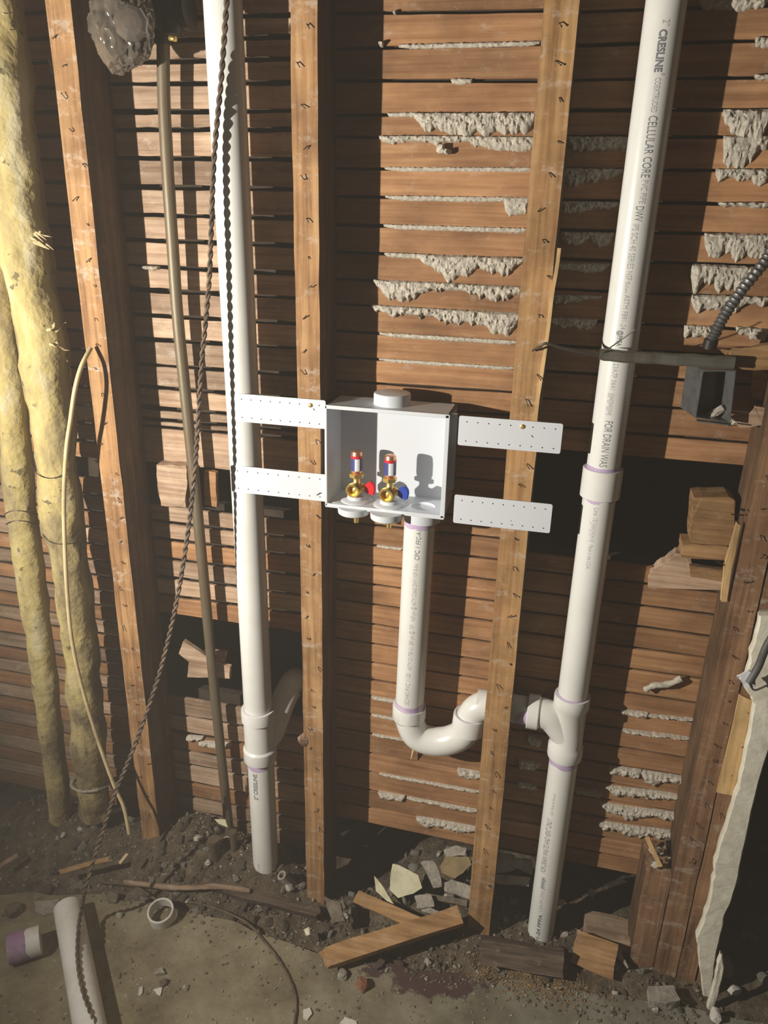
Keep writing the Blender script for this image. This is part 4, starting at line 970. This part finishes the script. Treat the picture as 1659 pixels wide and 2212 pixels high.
bm = bmn(); a = PY(1262, 1995, .08); b = PY(1378, 2022, .08); beam(bm, a, b, (0, 0, 1), .035, .05, n=10, jit=.003, ends=(.006, .002), seed=10)
tag(link('sill_piece', bm, M['lath_grey']), 'grey weathered sill timber in the gap left of the short stud', 'wood piece')
bm = bmn(); a = PY(1268, 2025, .03); b = PY(1372, 2045, .03); beam(bm, a, b, (0, .3, 1), .025, .02, n=10, jit=.003, ends=(.006, .002), seed=11)
tag(link('wood_piece', bm, M['lath_grey']), 'split grey lath lying just below the weathered sill timber', 'wood piece')
flat('wood_slab', ((1400, 2130), (1455, 2128), (1470, 2160), (1440, 2168), (1402, 2162)), .02, .02, 'rubble', 'crusted flat block at the foot of the short stud', 'wood piece')
# bark-like sticks and cable on the left floor
bm = bmn(); tube(bm, smooth_path([PZ(268, 1906, .03), PZ(330, 1912, .035), (PZ(400, 1918, .035)), PZ(470, 1915, .035), PZ(540, 1925, .03)], 6), .0062, 10, jit=.002, jscale=50)
tag(link('grey_stick', bm, M['lath_grey'], None, True), 'long pale stick lying along the floor edge above the plastic ring', 'stick')
bm = bmn(); beam(bm, PZ(440, 1908, .018), PZ(690, 1972, .012), (0, 1, .2), .026, .016, n=16, jit=.003, ends=(.01, .01), seed=22)
tag(link('floor_sill', bm, M['board_dark']), 'dark flat timber along the floor edge under the middle stud', 'timber')
bm = bmn(); beam(bm, PZ(128, 1884, .06), PZ(236, 1856, .085), (0, 1, .4), .012, .005, n=10, jit=.002, ends=(.01, .01), seed=24)
tag(link('lath_scrap', bm, M['board']), 'reddish lath scrap on the dirt heap behind the twisted cable', 'wood piece')
bm = bmn(); beam(bm, PZ(0, 1872, .045), PZ(38, 1848, .06), (0, 1, .4), .012, .006, n=6, jit=.002, ends=(.004, .004), seed=25)
tag(link('lath_scrap', bm, M['lath_grey']), 'pale stick end on the dirt heap at the left edge', 'wood piece')
bm = bmn(); beam(bm, PZ(259, 1866, .09), PZ(276, 1845, .10), (0, 1, .4), .008, .004, n=6, jit=.001, seed=26)
tag(link('lath_scrap', bm, M['cable_tan']), 'small yellow stick on the heap in front of the first stud', 'wood piece')
bm = bmn(); tube(bm, smooth_path([PZ(205, 1905, .02), PZ(290, 1915, .02), PZ(345, 1945, .008), PZ(430, 1952, .004), PZ(520, 1985, .003), PZ(560, 2020, .003), PZ(600, 2070, .003), PZ(628, 2120, .003), PZ(640, 2165, .003), PZ(634, 2230, .003)], 8), .0028, 8, jit=.001, jscale=60)
tag(link('thin_dark_cord', bm, M['twist'], None, True), 'thin dark cord curving over the floor right of the plastic ring', 'cord')
# vertical iron stubs and elbow
bm = bmn(); lathe(bm, PY(468, 1880, .0), (-.02, 0, 1), [(0, .012), (.085, .012), (.088, .014), (.098, .014)], 20); tag(link('pipe_stub', bm, M['oldpipe'], None, True), 'upright rusty pipe stub in the rubble left of the vent pipe', 'pipe stub')
bm = bmn(); lathe(bm, PY(508, 1865, .03), (-.02, 0, 1), [(0, .008), (.09, .008), (.092, .01), (.10, .01)], 16); tag(link('pipe_stub', bm, M['oldpipe'], None, True), 'thinner rusty stub tight left of the vent pipe foot', 'pipe stub')
bm = bmn(); a = PY(608, 1890, .0); pipe_hollow(bm, a+Vector((.02, .02, -.05)), a, .0115, .0065, 20); tag(link('pipe_elbow', bm, M['rubble'], None, True), 'dusty hollow pipe end pointing up right of the vent pipe foot', 'pipe stub')
# tile shards
flat('tile_shard', ((808, 1892), (823, 1909), (835, 1928), (850, 1953), (835, 1946), (812, 1925)), .055, .006, 'tile', 'narrow bright cream tile splinter standing left of the big shard', 'tile shard', (-.3, -.75, .6), 2, .001)
flat('tile_shard', ((848, 1866), (860, 1868), (903, 1890), (912, 1918), (893, 1930), (860, 1940), (842, 1922), (843, 1895)), .075, .007, 'tile', 'largest cream tile shard leaning on the rubble under the trap', 'tile shard', (-.05, -.7, .75), 2, .001, 3)
flat('tile_shard', ((962, 1850), (1012, 1851), (1018, 1868), (1000, 1886), (982, 1898), (954, 1886), (950, 1872)), .10, .010, 'tile_brown', 'brown-faced tile shard with a white edge, left of the third stud', 'tile shard', (.1, -.6, .8), 2, .002, 5)
flat('tile_shard', ((655, 2008), (668, 2002), (670, 2018), (662, 2022)), .02, .004, 'tile', 'small yellow tile chip at the foot of the middle stud', 'tile shard', (0, -.5, .8), 2, .001, 6)
flat('tile_shard', ((463, 1770), (486, 1770), (492, 1787), (472, 1780)), .15, .004, 'tile', 'yellow tile chip behind the steel pipe foot', 'tile shard', (0, -.8, .5), 1, .001, 7)
for i, (pix, z, mt, tl, lab) in enumerate([
    (((955, 1905), (975, 1900), (1018, 1915), (1020, 1944), (960, 1925)), .07, 'rubble', (0, -.6, .8), 'long grey plaster slab under the brown tile shard'),
    (((910, 1862), (935, 1858), (948, 1880), (955, 1915), (938, 1918)), .09, 'rubble', (.2, -.6, .8), 'grey plaster piece between the cream and brown tile shards'),
    (((895, 1935), (930, 1932), (938, 1958), (900, 1962)), .05, 'rubble', (0, -.5, .9), 'squarish grey plaster chunk below the largest tile shard'),
    (((958, 1836), (985, 1826), (1008, 1832), (1005, 1848), (965, 1850)), .12, 'rubble', (0, -.6, .7), 'crumbly plaster chunk behind the brown tile shard'),
    (((1064, 1850), (1075, 1840), (1110, 1848), (1112, 1880), (1060, 1890)), .12, 'rubble', (0, -.7, .6), 'broken plaster slab right of the third stud, upper piece'),
    (((1106, 1850), (1150, 1860), (1150, 1890), (1112, 1875)), .12, 'rubble', (.1, -.7, .6), 'pale plaster slab touching the drain stack from the left'),
    (((1060, 1888), (1148, 1896), (1142, 1915), (1062, 1905)), .10, 'rubble', (0, -.7, .6), 'long plaster strip low between the third stud and the stack'),
    (((1205, 1942), (1222, 1945), (1216, 1958), (1206, 1955)), .08, 'rubble', (0, -.7, .6), 'small grey flake just right of the drain stack foot'),
    (((918, 1955), (990, 1985), (985, 1992), (910, 1968)), .035, 'rubble', (0, -.5, .9), 'narrow grey plaster bar above the thick slanted board'),
    (((915, 1928), (1010, 1945), (1008, 1958), (925, 1940)), .045, 'rubble_dark', (0, -.5, .9), 'dark flat strip across the rubble behind the thick board'),
    (((1308, 2042), (1340, 2048), (1358, 2090), (1335, 2070)), .03, 'rubble', (0, -.5, .9), 'pale flaky plaster piece left of the short stud foot'),
    (((700, 1935), (735, 1950), (745, 1990), (720, 1995), (706, 1960)), .05, 'rubble_dark', (0, -.6, .7), 'dark rounded slab at the right foot of the middle stud'),
    ]):
    flat('plaster_chunk', pix, z, .012, mt, lab, 'plaster chunk', tl, 3, .004, i*2.2)
# glint of foil deep in the hole
for pix, Y, lab in ((((1266, 1930), (1276, 1920), (1288, 1928), (1280, 1940)), .16, 'crumpled bit of foil shining in the dark gap left of the short stud'), (((1305, 1912), (1340, 1900), (1355, 1905), (1318, 1918)), .17, 'shiny curved strip in the dark gap above the sill timber'),
                    (((733, 1802), (744, 1797), (756, 1793), (742, 1806)), .09, 'small white chip glinting right of the middle stud')):
    bm = bmn(); prism(bm, [PY(a_, b_, Y) for a_, b_ in pix], (0, -1, 0), .003, .002, 2); tag(link('foil_scrap', bm, M['labelwhite']), lab, 'scrap')

# ------------------------------------------------------------------ countable rubble in heaps
heaps = [
    ('rubble left of the first stud', 'small dusty rubble piece on the heap left of the first stud', (-1.30, -.93, -.16, .06), 80, .006, .017),
    ('rubble under the left bay', 'small dusty rubble piece heaped between the first stud and the vent pipe', (-.86, -.50, -.13, .08), 130, .006, .017),
    ('rubble under the outlet box', 'small rubble piece in the hollow between the middle and third stud', (-.43, -.10, -.15, .20), 200, .006, .019),
    ('rubble right of the third stud', 'small rubble piece between the third stud and the short stud', (-.03, .40, -.10, .16), 110, .005, .014),
    ('rubble beyond the plaster edge', 'small rubble piece in the dark opening right of the plaster edge', (.45, .85, .02, .45), 50, .010, .028),
]
SMALL = []
for gname, lab, (x0, x1, y0, y1), cnt, s0_, s1_ in heaps:
    protos = []
    for i in range(7):
        bm = bmn(); rock(bm, (0, 0, 0), (1, .8, .5), i*5.7+len(gname), 2, .45)
        me = bpy.data.meshes.new('rubble_piece'); bm.to_mesh(me); bm.free(); me.materials.append(M[['rubble', 'rubble_dark', 'rubble_dark', 'rubble', 'rubble_dark', 'rubble_dark', 'key'][i]]); protos.append(me)
    keep = {60: 1, 80: 55, 130: 70, 200: 95, 110: 50, 50: 28}[cnt]; made = []
    for i in range(cnt):
        me = rnd.choice(protos); x = rnd.uniform(x0, x1); y = rnd.uniform(max(y0, edge_y(x)-.02), y1); s_ = rnd.uniform(s0_, s1_)*rnd.choice([.6, .8, 1, 1])
        if abs(x+.455) < .03 and y > 0 or abs(x+.067) < .03 and y > 0: continue
        made.append((s_, me, x, y, (rnd.uniform(-.5, .5), rnd.uniform(-.5, .5), rnd.uniform(0, 6.3))))
    made.sort(key=lambda q: -q[0])
    for s_, me, x, y, rot in made[:keep]:
        o = bpy.data.objects.new('rubble_piece', me); C.objects.link(o); o.location = (x, y, ground(x, y)+s_*.25); o.scale = (s_, s_, s_); o.rotation_euler = rot
        tag(o, lab, 'rubble', gname)
    for s_, me, x, y, rot in made[keep:]: SMALL.append((s_, me, x, y, rot))
bm = bmn()
for s_, me, x, y, rot in SMALL:
    k0 = len(bm.verts); bm.from_mesh(me); bm.verts.ensure_lookup_table()
    bmesh.ops.transform(bm, matrix=Matrix.Translation((x, y, ground(x, y)+s_*.25)) @ Euler(rot).to_matrix().to_4x4() @ Matrix.Diagonal((s_, s_, s_, 1)), verts=bm.verts[k0:])
tag(link('small_rubble', bm, M['rubble_dark']), 'the smaller dusty rubble bits strewn through all the heaps at the wall foot', 'rubble', kind='stuff')
# uncountable fine grit: slab sprinkle and sawdust
def grit(name, n, area, s, mt, label, cat, seed, gauss=None):
    r = random.Random(seed); bm = bmn()
    for i in range(n):
        if gauss: x = r.gauss(gauss[0], gauss[2]); y = r.gauss(gauss[1], gauss[3])
        else: x = r.uniform(area[0], area[1]); y = area[3]-(area[3]-area[2])*r.random()**1.6
        z = ground(x, y); k_ = s*r.uniform(.4, 1.4)
        bmesh.ops.create_cube(bm, size=1, matrix=Matrix.Translation((x, y, z+k_*.25)) @ Matrix.Rotation(r.uniform(0, 3), 4, 'Z') @ Matrix.Rotation(r.uniform(-.5, .5), 4, 'X') @ Matrix.Diagonal((k_*r.uniform(.7, 1.5), k_*.7, k_*.5, 1)))
    tag(link(name, bm, M[mt]), label, cat, kind='stuff')
grit('fine_grit', 900, (-1.25, .6, -.62, -.07), .0032, 'rubble', 'fine pale grit sprinkled over the floor slab', 'grit', 1)
grit('dark_grit', 700, (-1.25, .6, -.62, -.07), .0040, 'rubble_dark', 'dark crumbs of dirt sprinkled over the floor slab', 'grit', 2)
grit('wall_foot_crumbs', 1700, (-1.3, .45, -.15, .08), .0050, 'rubble_dark', 'fine dark crumbs covering the dirt at the foot of the wall', 'grit', 3)
grit('pale_crumbs', 700, (-1.3, .45, -.15, .12), .0050, 'rubble', 'fine pale plaster crumbs over the dirt at the foot of the wall', 'grit', 5)
grit('sawdust', 1400, None, .0030, 'sawdust', 'orange sawdust in front of the drain stack foot', 'sawdust', 4, (.05, -.085, .07, .022))

# added haze volume that lifts the dark tones, standing in for lens veil
bm = bmn(); box(bm, -3.5, 2.5, -2.6, .60, .001, 2.6)
hz, nt_, bs_ = nodes('added_haze'); nt_.nodes.remove(bs_); vs_ = nt_.nodes.new('ShaderNodeVolumeScatter'); vs_.inputs['Density'].default_value = .036; vs_.inputs['Color'].default_value = (1, .93, .84, 1)
nt_.links.new(vs_.outputs[0], nt_.nodes['Material Output'].inputs['Volume'])
tag(link('added_haze', bm, hz), 'faint haze volume added before the wall to lift the dark tones', 'haze', kind='stuff')
